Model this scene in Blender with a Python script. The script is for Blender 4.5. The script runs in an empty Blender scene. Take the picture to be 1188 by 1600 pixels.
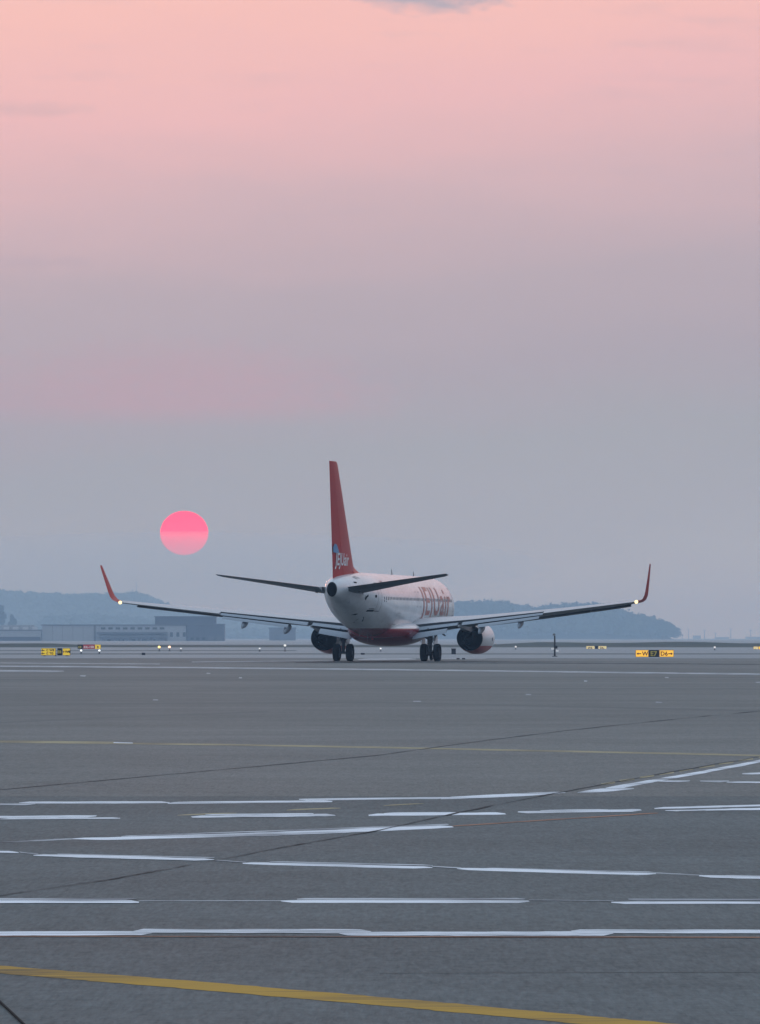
import bpy, bmesh, math, random
import numpy as np
from mathutils import Vector, Matrix, noise as mnoise

random.seed(7)
rng = np.random.default_rng(7)
R = math.radians
scene = bpy.context.scene
COL = scene.collection

# ------------------------------------------------------------------ camera
FPX, CX, CY, HOR, CAMH = 8100.0, 594.0, 800.0, 997.0, 1.5     # photo pixels (1188 x 1600)
PITCH = math.atan((HOR - CY) / FPX)
cam_d = bpy.data.cameras.new('camera')
cam = bpy.data.objects.new('camera', cam_d); COL.objects.link(cam)
cam.location = (0, 0, CAMH)
cam.rotation_euler = (R(90) + PITCH, 0, 0)
cam_d.sensor_fit = 'VERTICAL'; cam_d.sensor_height = 24.0; cam_d.sensor_width = 24.0
cam_d.lens = 24.0 * FPX / 1600.0
cam_d.clip_start = 0.1; cam_d.clip_end = 60000
scene.camera = cam

# ------------------------------------------------------------------ light
SUN_AZ = math.atan((288 - CX) / FPX)          # to the left of the view axis (+Y)
SUN_EL = R(1.16)
sun_dir = Vector((math.sin(SUN_AZ) * math.cos(SUN_EL), math.cos(SUN_AZ) * math.cos(SUN_EL), math.sin(SUN_EL)))

def lin(r, g, b):
    f = lambda c: (c / 12.92 if c <= 0.04045 else ((c + 0.055) / 1.055) ** 2.4)
    return (f(r / 255), f(g / 255), f(b / 255), 1.0)

world = bpy.data.worlds.new('World'); scene.world = world; world.use_nodes = True
wt = world.node_tree; wn, wl = wt.nodes, wt.links
wn.clear()
def wnode(t, **kw):
    n = wn.new(t)
    for k, v in kw.items(): setattr(n, k, v)
    return n
def wmath(op, a, b=None, c=None, clamp=False):
    n = wn.new('ShaderNodeMath'); n.operation = op; n.use_clamp = clamp
    for i, v in enumerate((a, b, c)):
        if v is None: continue
        if isinstance(v, (int, float)): n.inputs[i].default_value = v
        else: wl.new(v, n.inputs[i])
    return n.outputs[0]
def wramp(fac, stops, interp='EASE'):
    n = wn.new('ShaderNodeValToRGB'); r = n.color_ramp; r.interpolation = interp
    while len(r.elements) > 1: r.elements.remove(r.elements[-1])
    r.elements[0].position = stops[0][0]; r.elements[0].color = stops[0][1]
    for p, c in stops[1:]:
        e = r.elements.new(p); e.color = c
    wl.new(fac, n.inputs[0]); return n.outputs[0]
def wmix(fac, a, b):
    n = wn.new('ShaderNodeMix'); n.data_type = 'RGBA'; n.clamp_factor = True
    if isinstance(fac, (int, float)): n.inputs[0].default_value = fac
    else: wl.new(fac, n.inputs[0])
    for s, v in ((6, a), (7, b)):
        if isinstance(v, tuple): n.inputs[s].default_value = v
        else: wl.new(v, n.inputs[s])
    return n.outputs[2]
tc = wnode('ShaderNodeTexCoord')
sep = wnode('ShaderNodeSeparateXYZ'); wl.new(tc.outputs['Generated'], sep.inputs[0])
dx, dy, dz = sep.outputs
el = wmath('MULTIPLY', wmath('ARCSINE', wmath('MAXIMUM', dz, 0.0)), 180 / math.pi)     # elevation in degrees
az = wmath('MULTIPLY', wmath('ARCTAN2', dx, dy), 180 / math.pi)                         # azimuth in degrees
# long horizontal wisps shift the elevation bands a little
cmb = wnode('ShaderNodeCombineXYZ'); wl.new(wmath('MULTIPLY', az, 0.28), cmb.inputs[0]); wl.new(wmath('MULTIPLY', el, 1.3), cmb.inputs[1])
nz = wnode('ShaderNodeTexNoise'); nz.inputs['Scale'].default_value = 0.9; nz.inputs['Detail'].default_value = 4; nz.inputs['Roughness'].default_value = 0.55
wl.new(cmb.outputs[0], nz.inputs['Vector'])
wob = wmath('SUBTRACT', nz.outputs[0], 0.5)
# right-hand side of the view is a little greyer than the left
el2 = wmath('ADD', el, wmath('ADD', wmath('MULTIPLY', wob, 0.9), wmath('MULTIPLY', wmath('MAXIMUM', wmath('MINIMUM', az, 8.0), -8.0), -0.08)))
fac = wmath('SQRT', wmath('DIVIDE', wmath('MAXIMUM', el2, 0.0), 90.0, clamp=True))
P_ = lambda d: math.sqrt(max(d, 0) / 90.0)
sunside = wramp(fac, [
    (P_(0.0), lin(192, 194, 200)), (P_(0.5), lin(184, 187, 193)), (P_(1.0), lin(175, 178, 186)), (P_(2.1), lin(169, 173, 182)), (P_(2.9), lin(176, 170, 182)),
    (P_(3.9), lin(187, 175, 186)), (P_(4.9), lin(212, 184, 192)), (P_(6.0), lin(241, 192, 195)), (P_(7.2), lin(254, 199, 192)),
    (P_(11), lin(238, 206, 206)), (P_(18), lin(218, 216, 226)), (P_(32), lin(204, 222, 242)), (P_(88), lin(188, 216, 248))], 'LINEAR')
farside = wramp(fac, [
    (P_(0.0), lin(112, 124, 144)), (P_(4), lin(114, 126, 147)), (P_(10), lin(135, 147, 168)), (P_(18), lin(165, 177, 198)), (P_(32), lin(196, 214, 238)),
    (P_(88), lin(188, 216, 248))], 'LINEAR')
dot = wmath('ADD', wmath('MULTIPLY', dx, math.sin(SUN_AZ)), wmath('MULTIPLY', dy, math.cos(SUN_AZ)))
side = wmath('MULTIPLY', wmath('ADD', dot, 0.25), 0.85, clamp=True)
skyc = wmix(side, farside, sunside)
# broken grey wisps inside the pink band, and one small blue-grey cloud high in the middle
cmb2 = wnode('ShaderNodeCombineXYZ'); wl.new(wmath('MULTIPLY', az, 0.55), cmb2.inputs[0]); wl.new(wmath('MULTIPLY', el, 3.6), cmb2.inputs[1]); cmb2.inputs[2].default_value = 3.7
nz2 = wnode('ShaderNodeTexNoise'); nz2.inputs['Scale'].default_value = 0.8; nz2.inputs['Detail'].default_value = 5; nz2.inputs['Roughness'].default_value = 0.6
wl.new(cmb2.outputs[0], nz2.inputs['Vector'])
wisp = wmath('MULTIPLY', wmath('SUBTRACT', nz2.outputs[0], 0.55), 2.2, clamp=True)
skyc = wmix(wmath('MULTIPLY', wisp, 0.5), skyc, lin(178, 170, 184))
cmb3 = wnode('ShaderNodeCombineXYZ'); wl.new(wmath('MULTIPLY', az, 4.0), cmb3.inputs[0]); wl.new(wmath('MULTIPLY', el, 11.0), cmb3.inputs[1])
nz3 = wnode('ShaderNodeTexNoise'); nz3.inputs['Scale'].default_value = 1.0; nz3.inputs['Detail'].default_value = 4
wl.new(cmb3.outputs[0], nz3.inputs['Vector'])
def blob(a0, e0, sa, se, jag=0.9):
    """soft-edged cloud centred at azimuth a0, elevation e0 (degrees)"""
    u = wmath('POWER', wmath('ABSOLUTE', wmath('DIVIDE', wmath('SUBTRACT', az, a0), sa)), 2.0)
    v = wmath('POWER', wmath('ABSOLUTE', wmath('DIVIDE', wmath('SUBTRACT', el, e0), se)), 2.0)
    d = wmath('ADD', wmath('ADD', u, v), wmath('MULTIPLY', wmath('SUBTRACT', nz3.outputs[0], 0.5), jag * 2))
    return wmath('SUBTRACT', 1.0, d, clamp=True)
skyc = wmix(wmath('MULTIPLY', blob(0.62, 7.10, 0.95, 0.24), 0.95), skyc, lin(182, 176, 190))
skyc = wmix(wmath('MULTIPLY', blob(-3.9, 5.82, 0.9, 0.10), 0.3), skyc, lin(196, 174, 182))
skyc = wmix(wmath('MULTIPLY', blob(-3.8, 4.15, 0.8, 0.08), 0.22), skyc, lin(172, 164, 182))
# pink patch with a firm lower edge above the sun
edge = wmath('MULTIPLY', wmath('SUBTRACT', el, 2.33), 4.5, clamp=True)
pk = wmath('MULTIPLY', blob(-2.3, 2.6, 2.7, 0.75, 0.5), edge)
skyc = wmix(wmath('MULTIPLY', pk, 0.55), skyc, lin(200, 164, 178))
bg_haze = wnode('ShaderNodeBackground'); wl.new(skyc, bg_haze.inputs[0]); bg_haze.inputs[1].default_value = 1.0
nish = wnode('ShaderNodeTexSky'); nish.sky_type = 'NISHITA'; nish.sun_disc = False
nish.sun_elevation = SUN_EL; nish.sun_rotation = SUN_AZ; nish.dust_density = 4.0; nish.air_density = 1.0
bg_sky = wnode('ShaderNodeBackground'); wl.new(nish.outputs[0], bg_sky.inputs[0]); bg_sky.inputs[1].default_value = 0.08
mixs = wnode('ShaderNodeMixShader'); mixs.inputs[0].default_value = 0.96        # a thick dusk veil hides nearly all of the clear sky
wl.new(bg_sky.outputs[0], mixs.inputs[1]); wl.new(bg_haze.outputs[0], mixs.inputs[2])
wo = wnode('ShaderNodeOutputWorld'); wl.new(mixs.outputs[0], wo.inputs[0])

sun_d = bpy.data.lights.new('sun_light', 'SUN'); sun_d.energy = 0.12; sun_d.angle = R(2.0); sun_d.color = (1.0, 0.55, 0.5)
sun_o = bpy.data.objects.new('sun_light', sun_d); COL.objects.link(sun_o)
sun_o.rotation_euler = (-sun_dir).to_track_quat('-Z', 'Y').to_euler()

scene.view_settings.view_transform = 'Standard'; scene.view_settings.look = 'None'
scene.view_settings.exposure = 0.0; scene.view_settings.gamma = 1.0; scene.view_settings.use_curve_mapping = False
scene.render.engine = 'CYCLES'
scene.cycles.use_denoising = True
scene.cycles.volume_bounces = 3
scene.cycles.max_bounces = 5
scene.cycles.use_adaptive_sampling = True; scene.cycles.adaptive_threshold = 0.02
scene.cycles.transparent_max_bounces = 8

# ------------------------------------------------------------------ helpers
def gp(px, py, z=0.0):
    """point of the horizontal plane z under photo pixel (px, py)"""
    x = (px - CX) / FPX; y = -(py - CY) / FPX
    d = Vector((x, math.cos(PITCH) - y * math.sin(PITCH), math.sin(PITCH) + y * math.cos(PITCH)))
    t = (z - CAMH) / d.z
    return Vector((d.x * t, d.y * t, z))
def ap(px, py, D):
    """point at depth D seen at photo pixel"""
    return Vector(((px - CX) / FPX * D, D, CAMH + (HOR - py) / FPX * D))
def dist(py): return FPX * CAMH / (py - HOR)

def tag(o, label=None, cat=None, group=None, kind=None):
    if label: o['label'] = label
    if cat: o['category'] = cat
    if group: o['group'] = group
    if kind: o['kind'] = kind
    return o
def empty(name, loc, rz=0, label=None, cat=None, group=None):
    o = bpy.data.objects.new(name, None); COL.objects.link(o)
    o.empty_display_size = 0.5
    o.location = loc; o.rotation_euler = (0, 0, rz)
    return tag(o, label, cat, group)

class MB:
    def __init__(s): s.v = []; s.f = []; s.m = []; s.mi = 0
    def add(s, v, f):
        b = len(s.v); s.v += [tuple(p) for p in v]; s.f += [tuple(i + b for i in q) for q in f]; s.m += [s.mi] * len(f); return s
    def box(s, c, d, rot=None):
        x, y, z = (q / 2 for q in d)
        v = [Vector(p) for p in ((-x,-y,-z),(x,-y,-z),(x,y,-z),(-x,y,-z),(-x,-y,z),(x,-y,z),(x,y,z),(-x,y,z))]
        if rot is not None: v = [rot @ p for p in v]
        v = [p + Vector(c) for p in v]
        return s.add(v, [(3,2,1,0),(4,5,6,7),(0,1,5,4),(1,2,6,5),(2,3,7,6),(3,0,4,7)])
    def tube(s, p0, p1, r0, r1=None, n=14, caps=True):
        p0, p1 = Vector(p0), Vector(p1); r1 = r0 if r1 is None else r1
        q = (p1 - p0).to_track_quat('Z', 'Y').to_matrix()
        ring = lambda p, r: [p + q @ Vector((r * math.cos(2*math.pi*i/n), r * math.sin(2*math.pi*i/n), 0)) for i in range(n)]
        return s.loft([ring(p0, r0), ring(p1, r1)], caps=caps)
    def loft(s, rings, caps=True, closed=True):
        n = len(rings[0]); v = [p for r in rings for p in r]; f = []
        for k in range(len(rings) - 1):
            for i in range(n if closed else n - 1):
                j = (i + 1) % n
                f.append((k*n+i, k*n+j, (k+1)*n+j, (k+1)*n+i))
        if caps and closed:
            f.append(tuple(reversed(range(n)))); f.append(tuple((len(rings)-1)*n + i for i in range(n)))
        return s.add(v, f)
    def lathe(s, c, axis, prof, n=28, caps=False, sx=1.0, sz=1.0):
        """prof: (along axis, radius)"""
        c = Vector(c); q = Vector(axis).to_track_quat('Z', 'Y').to_matrix()
        rings = [[c + q @ Vector((r*math.cos(2*math.pi*i/n), r*math.sin(2*math.pi*i/n), a)) for i in range(n)] for a, r in prof]
        return s.loft(rings, caps=caps)
    def build(s, name, mat, parent=None, smooth=True, angle=35):
        me = bpy.data.meshes.new(name); me.from_pydata(s.v, [], s.f); me.update()
        bm = bmesh.new(); bm.from_mesh(me); bmesh.ops.recalc_face_normals(bm, faces=bm.faces); bm.to_mesh(me); bm.free()
        for mm in (mat if isinstance(mat, (list, tuple)) else [mat]): me.materials.append(mm)
        if isinstance(mat, (list, tuple)):
            for p, i in zip(me.polygons, s.m): p.material_index = i
        if smooth:
            for p in me.polygons: p.use_smooth = True
            me.set_sharp_from_angle(angle=R(angle))
        o = bpy.data.objects.new(name, me); COL.objects.link(o); o.parent = parent
        return o
def place(name, me, parent, loc=(0,0,0), rot=(0,0,0)):
    o = bpy.data.objects.new(name, me); COL.objects.link(o); o.parent = parent; o.location = loc; o.rotation_euler = rot
    return o

# ------------------------------------------------------------------ materials
def mat_new(name):
    m = bpy.data.materials.new(name); m.use_nodes = True
    return m, m.node_tree.nodes, m.node_tree.links, m.node_tree.nodes['Principled BSDF']
def simple(name, col, rough=0.5, metal=0.0, spec=0.5, var=0.12, scale=3.0, bump=0.0, coat=0.0):
    m, n, l, b = mat_new(name)
    t = n.new('ShaderNodeTexCoord'); nz = n.new('ShaderNodeTexNoise'); nz.inputs['Scale'].default_value = scale; nz.inputs['Detail'].default_value = 5
    l.new(t.outputs['Object'], nz.inputs['Vector'])
    mx = n.new('ShaderNodeMix'); mx.data_type = 'RGBA'
    l.new(nz.outputs[0], mx.inputs[0])
    mx.inputs[6].default_value = tuple(c * (1 - var) for c in col) + (1,); mx.inputs[7].default_value = tuple(min(1, c * (1 + var)) for c in col) + (1,)
    l.new(mx.outputs[2], b.inputs['Base Color'])
    b.inputs['Roughness'].default_value = rough; b.inputs['Metallic'].default_value = metal
    b.inputs['Specular IOR Level'].default_value = spec; b.inputs['Coat Weight'].default_value = coat
    if bump:
        bp = n.new('ShaderNodeBump'); bp.inputs['Strength'].default_value = bump; bp.inputs['Distance'].default_value = 0.05
        l.new(nz.outputs[0], bp.inputs['Height']); l.new(bp.outputs[0], b.inputs['Normal'])
    return m
def emit(name, col, strength):
    m = bpy.data.materials.new(name); m.use_nodes = True; n = m.node_tree.nodes; l = m.node_tree.links; n.clear()
    e = n.new('ShaderNodeEmission'); e.inputs[0].default_value = col + (1,); e.inputs[1].default_value = strength
    o = n.new('ShaderNodeOutputMaterial'); l.new(e.outputs[0], o.inputs[0]); return m

def nmath(n, l, op, a, b=None, clamp=False):
    k = n.new('ShaderNodeMath'); k.operation = op; k.use_clamp = clamp
    for i, v in enumerate((a, b)):
        if v is None: continue
        if isinstance(v, (int, float)): k.inputs[i].default_value = v
        else: l.new(v, k.inputs[i])
    return k.outputs[0]
def nnoise(n, l, vec, scale, detail=4, rough=0.5, mscale=None):
    if mscale:
        mp = n.new('ShaderNodeMapping'); mp.inputs['Scale'].default_value = mscale; l.new(vec, mp.inputs[0]); vec = mp.outputs[0]
    k = n.new('ShaderNodeTexNoise'); k.inputs['Scale'].default_value = scale; k.inputs['Detail'].default_value = detail; k.inputs['Roughness'].default_value = rough
    l.new(vec, k.inputs['Vector']); return k.outputs[0]
def nmix(n, l, fac, a, b, blend='MIX'):
    k = n.new('ShaderNodeMix'); k.data_type = 'RGBA'; k.blend_type = blend; k.clamp_factor = True
    for s, v in ((0, fac), (6, a), (7, b)):
        if isinstance(v, (int, float)): k.inputs[s].default_value = v
        elif isinstance(v, tuple): k.inputs[s].default_value = v if len(v) == 4 else v + (1,)
        else: l.new(v, k.inputs[s])
    return k.outputs[2]

# asphalt: aggregate, paver lanes, large worn patches
def asphalt_mat(name='asphalt', c0=(0.064, 0.075, 0.075), c1=(0.172, 0.192, 0.188)):
    m, n, l, b = mat_new(name)
    g = n.new('ShaderNodeNewGeometry'); pos = g.outputs['Position']
    fine = nnoise(n, l, pos, 9.0, 3, 0.7)
    grit = nnoise(n, l, pos, 34.0, 2, 0.7, (1.0, 0.11, 1.0))
    grit2 = nnoise(n, l, pos, 9.0, 2, 0.7, (1.0, 0.16, 1.0))
    mid = nnoise(n, l, pos, 0.55, 5, 0.6)
    lane = nnoise(n, l, pos, 1.0, 3, 0.5, (0.012, 0.22, 1))
    big = nnoise(n, l, pos, 0.022, 4, 0.55)
    v = nmath(n, l, 'ADD', nmath(n, l, 'MULTIPLY', fine, 0.26), nmath(n, l, 'MULTIPLY', mid, 0.25))
    v = nmath(n, l, 'ADD', v, nmath(n, l, 'MULTIPLY', lane, 0.42))
    v = nmath(n, l, 'ADD', v, nmath(n, l, 'MULTIPLY', big, 0.5))
    v = nmath(n, l, 'ADD', v, nmath(n, l, 'ADD', nmath(n, l, 'MULTIPLY', grit, 0.55), nmath(n, l, 'MULTIPLY', grit2, 0.3)))
    v = nmath(n, l, 'MULTIPLY', nmath(n, l, 'SUBTRACT', v, 0.92), 2.2, clamp=True)
    c = nmix(n, l, v, c0, c1)
    l.new(c, b.inputs['Base Color'])
    l.new(nmath(n, l, 'ADD', nmath(n, l, 'MULTIPLY', lane, 0.2), 0.65), b.inputs['Roughness'])
    b.inputs['Specular IOR Level'].default_value = 0.22
    bp = n.new('ShaderNodeBump'); bp.inputs['Strength'].default_value = 0.5; bp.inputs['Distance'].default_value = 0.02
    l.new(nmath(n, l, 'ADD', fine, grit), bp.inputs['Height']); l.new(bp.outputs[0], b.inputs['Normal'])
    return m
M_ASPH = asphalt_mat()
M_ASPH2 = asphalt_mat('pale_asphalt', (0.098, 0.102, 0.096), (0.245, 0.247, 0.228))  # lighter, warmer copy of the near asphalt
def paint_mat(name, col, wear=0.5, dark=(0.055, 0.057, 0.062)):
    m, n, l, b = mat_new(name)
    g = n.new('ShaderNodeNewGeometry'); pos = g.outputs['Position']
    a = nnoise(n, l, pos, 4.0, 5, 0.75, (0.22, 3.4, 1)); c2 = nnoise(n, l, pos, 0.8, 3, 0.5)
    w = nmath(n, l, 'ADD', nmath(n, l, 'MULTIPLY', a, 0.7), nmath(n, l, 'MULTIPLY', c2, 0.5))
    w = nmath(n, l, 'MULTIPLY', nmath(n, l, 'SUBTRACT', w, 1.0 - 0.55 * wear), 5.0, clamp=True)
    l.new(nmix(n, l, w, col, dark), b.inputs['Base Color']); b.inputs['Roughness'].default_value = 0.8; b.inputs['Specular IOR Level'].default_value = 0.2
    return m
M_WHITE = paint_mat('white_line_paint', (0.90, 0.91, 0.92), 0.78)
M_WHITE2 = paint_mat('worn_white_paint_and_reflection', (0.62, 0.63, 0.64), 0.85)
M_YELLOW = paint_mat('yellow_line_paint', (0.50, 0.29, 0.045), 0.72)
M_YELLOW2 = paint_mat('worn_yellow_line_paint', (0.42, 0.36, 0.22), 0.80)
M_ORANGE = paint_mat('faded_orange_line_paint', (0.42, 0.22, 0.14), 0.85)
M_SEAL_SHADE = paint_mat('sealant_and_contact_shade', (0.018, 0.020, 0.021), 1.0, (0.075, 0.088, 0.09))
M_STAIN = paint_mat('dark_asphalt_patch', (0.112, 0.119, 0.113), 1.15, (0.15, 0.155, 0.148))

# ------------------------------------------------------------------ ground
def grid_sheet(name, xs, ys, z, mat, parent=None):
    v = [(x, y, z) for y in ys for x in xs]; nx = len(xs)
    f = [(j*nx+i, j*nx+i+1, (j+1)*nx+i+1, (j+1)*nx+i) for j in range(len(ys)-1) for i in range(nx-1)]
    me = bpy.data.meshes.new(name); me.from_pydata(v, [], f); me.materials.append(mat)
    o = bpy.data.objects.new(name, me); COL.objects.link(o); o.parent = parent
    return o
ys = [-400, -100, -20, 0, 10, 20, 30, 40, 60, 80, 100, 150, 200, 300, 400, 500, 600, 800, 1000, 1400, 2000, 3000, 4500, 6500, 9000, 14000]
xs = [-7000, -4000, -2000, -1000, -500, -250, -120, -60, -30, -15, 0, 15, 30, 60, 120, 250, 500, 1000, 2000, 4000, 7000]
ground = grid_sheet('ground', xs, ys, 0.0, M_ASPH); tag(ground, kind='structure')

M_GRASS = simple('dry_grass', (0.085, 0.092, 0.072), 0.95, spec=0.1, var=0.35, scale=0.15)
M_CONC = simple('far_concrete_sheen', (0.31, 0.322, 0.325), 0.8, spec=0.2, var=0.22, scale=0.05)  # grazing sheen of the far ground put into the pale colour
def field(name, y0, y1, mat, x0=-3000, x1=3000, z=0.004):
    """a strip of ground between the depths of photo rows y0 (far) and y1 (near)"""
    d1, d0 = dist(y0), dist(y1)
    nn = max(2, int((x1 - x0) / 300)); X = [x0 + (x1-x0)*i/nn for i in range(nn+1)]
    return tag(grid_sheet(name, X, [d0, (d0+d1)/2, d1], z, mat), kind='structure')

# low turf bank across the far side of the field (bumpy crest)
def bank(name, D0, D1, hgt, x0, x1, mat, z0=0.0):
    nx = int((x1 - x0) / 2.5); rows = 5; v = []; f = []
    for j in range(rows):
        t = j / (rows - 1)
        for i in range(nx + 1):
            x = x0 + (x1 - x0) * i / nx
            e = min(1, (i) / 6.0, (nx - i) / 6.0)
            h = hgt * math.sin(math.pi * t) * (0.8 + 0.5 * mnoise.noise((x*0.05, j*0.7, D0))) * e
            v.append((x, D0 + (D1 - D0) * t, z0 + h - (0.02 if j in (0, rows-1) else 0)))
    for j in range(rows-1):
        for i in range(nx):
            a = j*(nx+1)+i; f.append((a, a+1, a+nx+2, a+nx+1))
    me = bpy.data.meshes.new(name); me.from_pydata(v, [], f); me.materials.append(mat)
    for p in me.polygons: p.use_smooth = True
    o = bpy.data.objects.new(name, me); COL.objects.link(o); return tag(o, kind='structure')
field('reclaimed_flat', 998.0, 1007.4, M_CONC)
field('grass_field', 1007.5, 1011.4, M_GRASS)
field('apron_concrete', 1011.5, 1021.2, M_CONC)
field('pale_pavement', 1028.7, 1244.0, M_ASPH2, x0=-600, x1=600, z=0.0005)
field('taxiway', 1022.4, 1028.6, M_CONC)
field('grass_strip', 1021.3, 1022.3, M_GRASS)
field('grass_strip', 1016.3, 1017.1, M_GRASS, x0=-900, x1=-10, z=0.008)
bank('turf_bank', 1010, 1035, 0.75, 16, 420, M_GRASS)
bank('turf_bank', 900, 920, 0.6, -420, -42, M_GRASS)

# painted lines: strips traced on the ground plane, every one its own sheet
_lvl = [0]
def strip(name, pts, mat, z=0.004, rag=0.03):
    """pts: (px, top row, bottom row) left to right"""
    _lvl[0] += 1; z = z*0.25 + (_lvl[0] % 9)*0.00035
    T, B = [], []
    for (x0, t0, b0), (x1, t1, b1) in zip(pts, pts[1:]):
        k = max(1, int(abs(x1 - x0) / 14))
        for i in range(k):
            u = i / k; T.append((x0+(x1-x0)*u, t0+(t1-t0)*u)); B.append((x0+(x1-x0)*u, b0+(b1-b0)*u))
    T.append(pts[-1][:2]); B.append((pts[-1][0], pts[-1][2]))
    n = len(T); ph = random.uniform(0, 100); L_ = pts[-1][0] - pts[0][0]
    if name == 'painted_line' and L_ > 40:
        for i in range(n):
            x = T[i][0]; th_ = B[i][1] - T[i][1]
            e = 1.0 if th_ < 1.5 else min(1.0, 0.45 + 0.55*(x - pts[0][0])/9.0, 0.45 + 0.55*(pts[-1][0] - x)/9.0)
            w0 = 0.10*mnoise.noise((x*0.013, ph, 0)); w1 = 0.10*mnoise.noise((x*0.013, ph, 7))
            mid_ = T[i][1] + th_*(0.5 + 0.35*(1-e)*(1 if ph > 50 else -1)); h_ = th_*0.5*e
            T[i] = (x, mid_ - h_ + w0*th_); B[i] = (x, mid_ + h_ + w1*th_)
    v = []
    for arr in (T, B):
        for i, (x, y) in enumerate(arr):
            p = gp(x, y); w = dist(y) - dist(y + abs(B[i][1]-T[i][1]))
            j = rag * w
            v.append((p.x + random.uniform(-1, 1) * 0.01, p.y + random.uniform(-j, j), z))
    f = [(n+i, n+i+1, i+1, i) for i in range(n-1)]
    me = bpy.data.meshes.new(name); me.from_pydata(v, [], f); me.materials.append(mat)
    o = bpy.data.objects.new(name, me); COL.objects.link(o); o.parent = ground
    return o
def line(x0, y0, x1, y1, th, mat, name='painted_line', z=0.004, rag=0.06, mid=None):
    pts = [(x0, y0 - th/2, y0 + th/2)]
    for (xm, ym) in (mid or []): pts.append((xm, ym - th/2, ym + th/2))
    pts.append((x1, y1 - th/2, y1 + th/2))
    return strip(name, pts, mat, z, rag)

# near yellow taxi line
strip('yellow_line', [(-120, 1500, 1512), (0, 1509, 1521.5), (300, 1533, 1546), (594, 1558, 1571.5), (800, 1576.5, 1590), (1000, 1595, 1609), (1150, 1609, 1624)], M_YELLOW, rag=0.025)
# solid white line with a thin orange line below it
for a in ((-60, 1456, 1462.5, 236, 1455, 1461.5), (208, 1452.3, 1458.0, 580, 1452.6, 1459.0), (530, 1456.5, 1462.3, 958, 1456.2, 1462.6), (892, 1453.2, 1459.0, 1250, 1453.5, 1459.4)):
    x0, t0, b0, x1, t1, b1 = a
    strip('painted_line', [(x0, t0 + 1.5, b0 - 0.5), (x0 + 14, t0, b0), (x1 - 14, t1, b1), (x1, t1 + 1, b1 - 1.5)], M_WHITE, 0.004 if x0 < 0 or x0 == 530 else 0.007)
strip('painted_line', [(-60, 1462.9, 1464.2), (600, 1463.6, 1465.0), (1250, 1464.8, 1466.2)], M_ORANGE, 0.0045)
# dashes
for x0, x1, t, b in ((-80, 218, 1404.3, 1412), (440, 826, 1403.4, 1411), (958, 1260, 1404.5, 1413)):
    strip('painted_line', [(x0 + 24, t, t + 2.9), (x1 - 6, t, t + 2.6)], M_WHITE2)
    strip('painted_line', [(x0, b - 4.0, b - 0.4), (x0 + 20, b - 4.3, b), (x1, b - 4.0, b)], M_WHITE)
line(218, 1408, 440, 1408, 0.9, M_WHITE2); line(826, 1407, 958, 1408, 0.9, M_WHITE2)
# slanting line of dashes
for x0, y0, x1, y1 in ((52, 1335.5, 336, 1343), (380, 1347.5, 676, 1355), (716, 1357, 1026, 1365.5), (1094, 1368.5, 1260, 1372.5)):
    strip('painted_line', [(x0 + 40, y0 - 1.2, y0 + 0.6), (x1, y1 - 3.0, y1 - 1.4)], M_WHITE2, 0.0045)
    strip('painted_line', [(x0, y0 - 0.6, y0 + 2.6), (x0 + 60, y0 + 0.3, y0 + 4.6), (x1 - 30, y1 - 1.6, y1 + 2.2), (x1, y1 - 0.8, y1 + 1.4)], M_WHITE)
line(-60, 1329.5, 30, 1332, 3, M_WHITE); line(30, 1332, 60, 1335, 1.2, M_WHITE2); line(336, 1344.5, 384, 1348, 1.2, M_WHITE2); line(676, 1354.5, 720, 1357, 1.4, M_WHITE2); line(1024, 1364, 1100, 1368, 1.3, M_WHITE2)
# rising line
line(-60, 1319.5, 118, 1310.5, 1.8, M_WHITE2)
strip('painted_line', [(114, 1309.3, 1311.8), (165, 1308.6, 1312.8), (420, 1300.6, 1306.4), (640, 1291.4, 1297.0), (708, 1289.8, 1293.2)], M_WHITE)
strip('painted_line', [(190, 1306.0, 1307.6), (420, 1298.0, 1299.6), (700, 1287.6, 1289.0)], M_WHITE2)
line(706, 1291, 1028, 1270.5, 1.6, M_ORANGE)
# broken line above it
for x0, y0, x1, y1, th in ((-60, 1277.5, 150, 1276.0, 3.4), (0, 1280, 190, 1278.6, 2.0), (300, 1276.6, 524, 1274.0, 3.6), (320, 1273.4, 490, 1272, 1.5), (576, 1273.4, 790, 1271.0, 3.6), (600, 1270.6, 720, 1269.6, 1.5), (810, 1269.4, 1002, 1266.2, 3.6), (846, 1266.6, 950, 1265.2, 1.5)):
    line(x0, y0, x1, y1, th, M_WHITE)
for x0, y0, x1, y1, th in ((1022, 1263.2, 1250, 1257.5, 3.0), (1040, 1267.2, 1120, 1265.4, 2.2), (1090, 1266.2, 1260, 1263.4, 3.2), (1130, 1260.8, 1240, 1258.8, 1.6)):
    line(x0, y0, x1, y1, th, M_WHITE)
# long white line bending up to the right
for pts in ([(-60, 1256.2, 1259.4), (55, 1255.2, 1258.4)], [(30, 1252.6, 1255.8), (150, 1252.4, 1255.6), (266, 1252.2, 1255.2)], [(262, 1253.2, 1256.4), (520, 1250.4, 1253.6)], [(466, 1248.4, 1251.2), (700, 1245.2, 1248.4)],
            [(690, 1245.8, 1249.2), (770, 1241.6, 1246.4), (830, 1239.0, 1243.4), (884, 1236.8, 1239.4)], [(902, 1237.2, 1239.2), (940, 1232.0, 1238.2), (992, 1230.6, 1233.2)],
            [(946, 1230.6, 1236.0), (1010, 1219.8, 1224.8), (1100, 1204.4, 1208.6), (1188, 1187.4, 1191.6), (1260, 1174.5, 1178.4)]):
    strip('painted_line', pts, M_WHITE)
for k in range(9):
    x = 938 + k * 31; y = 1226.0 - (x - 938) * 0.171
    line(x, y, x + 23, y - 3.4, 2.8, M_YELLOW2)
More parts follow.
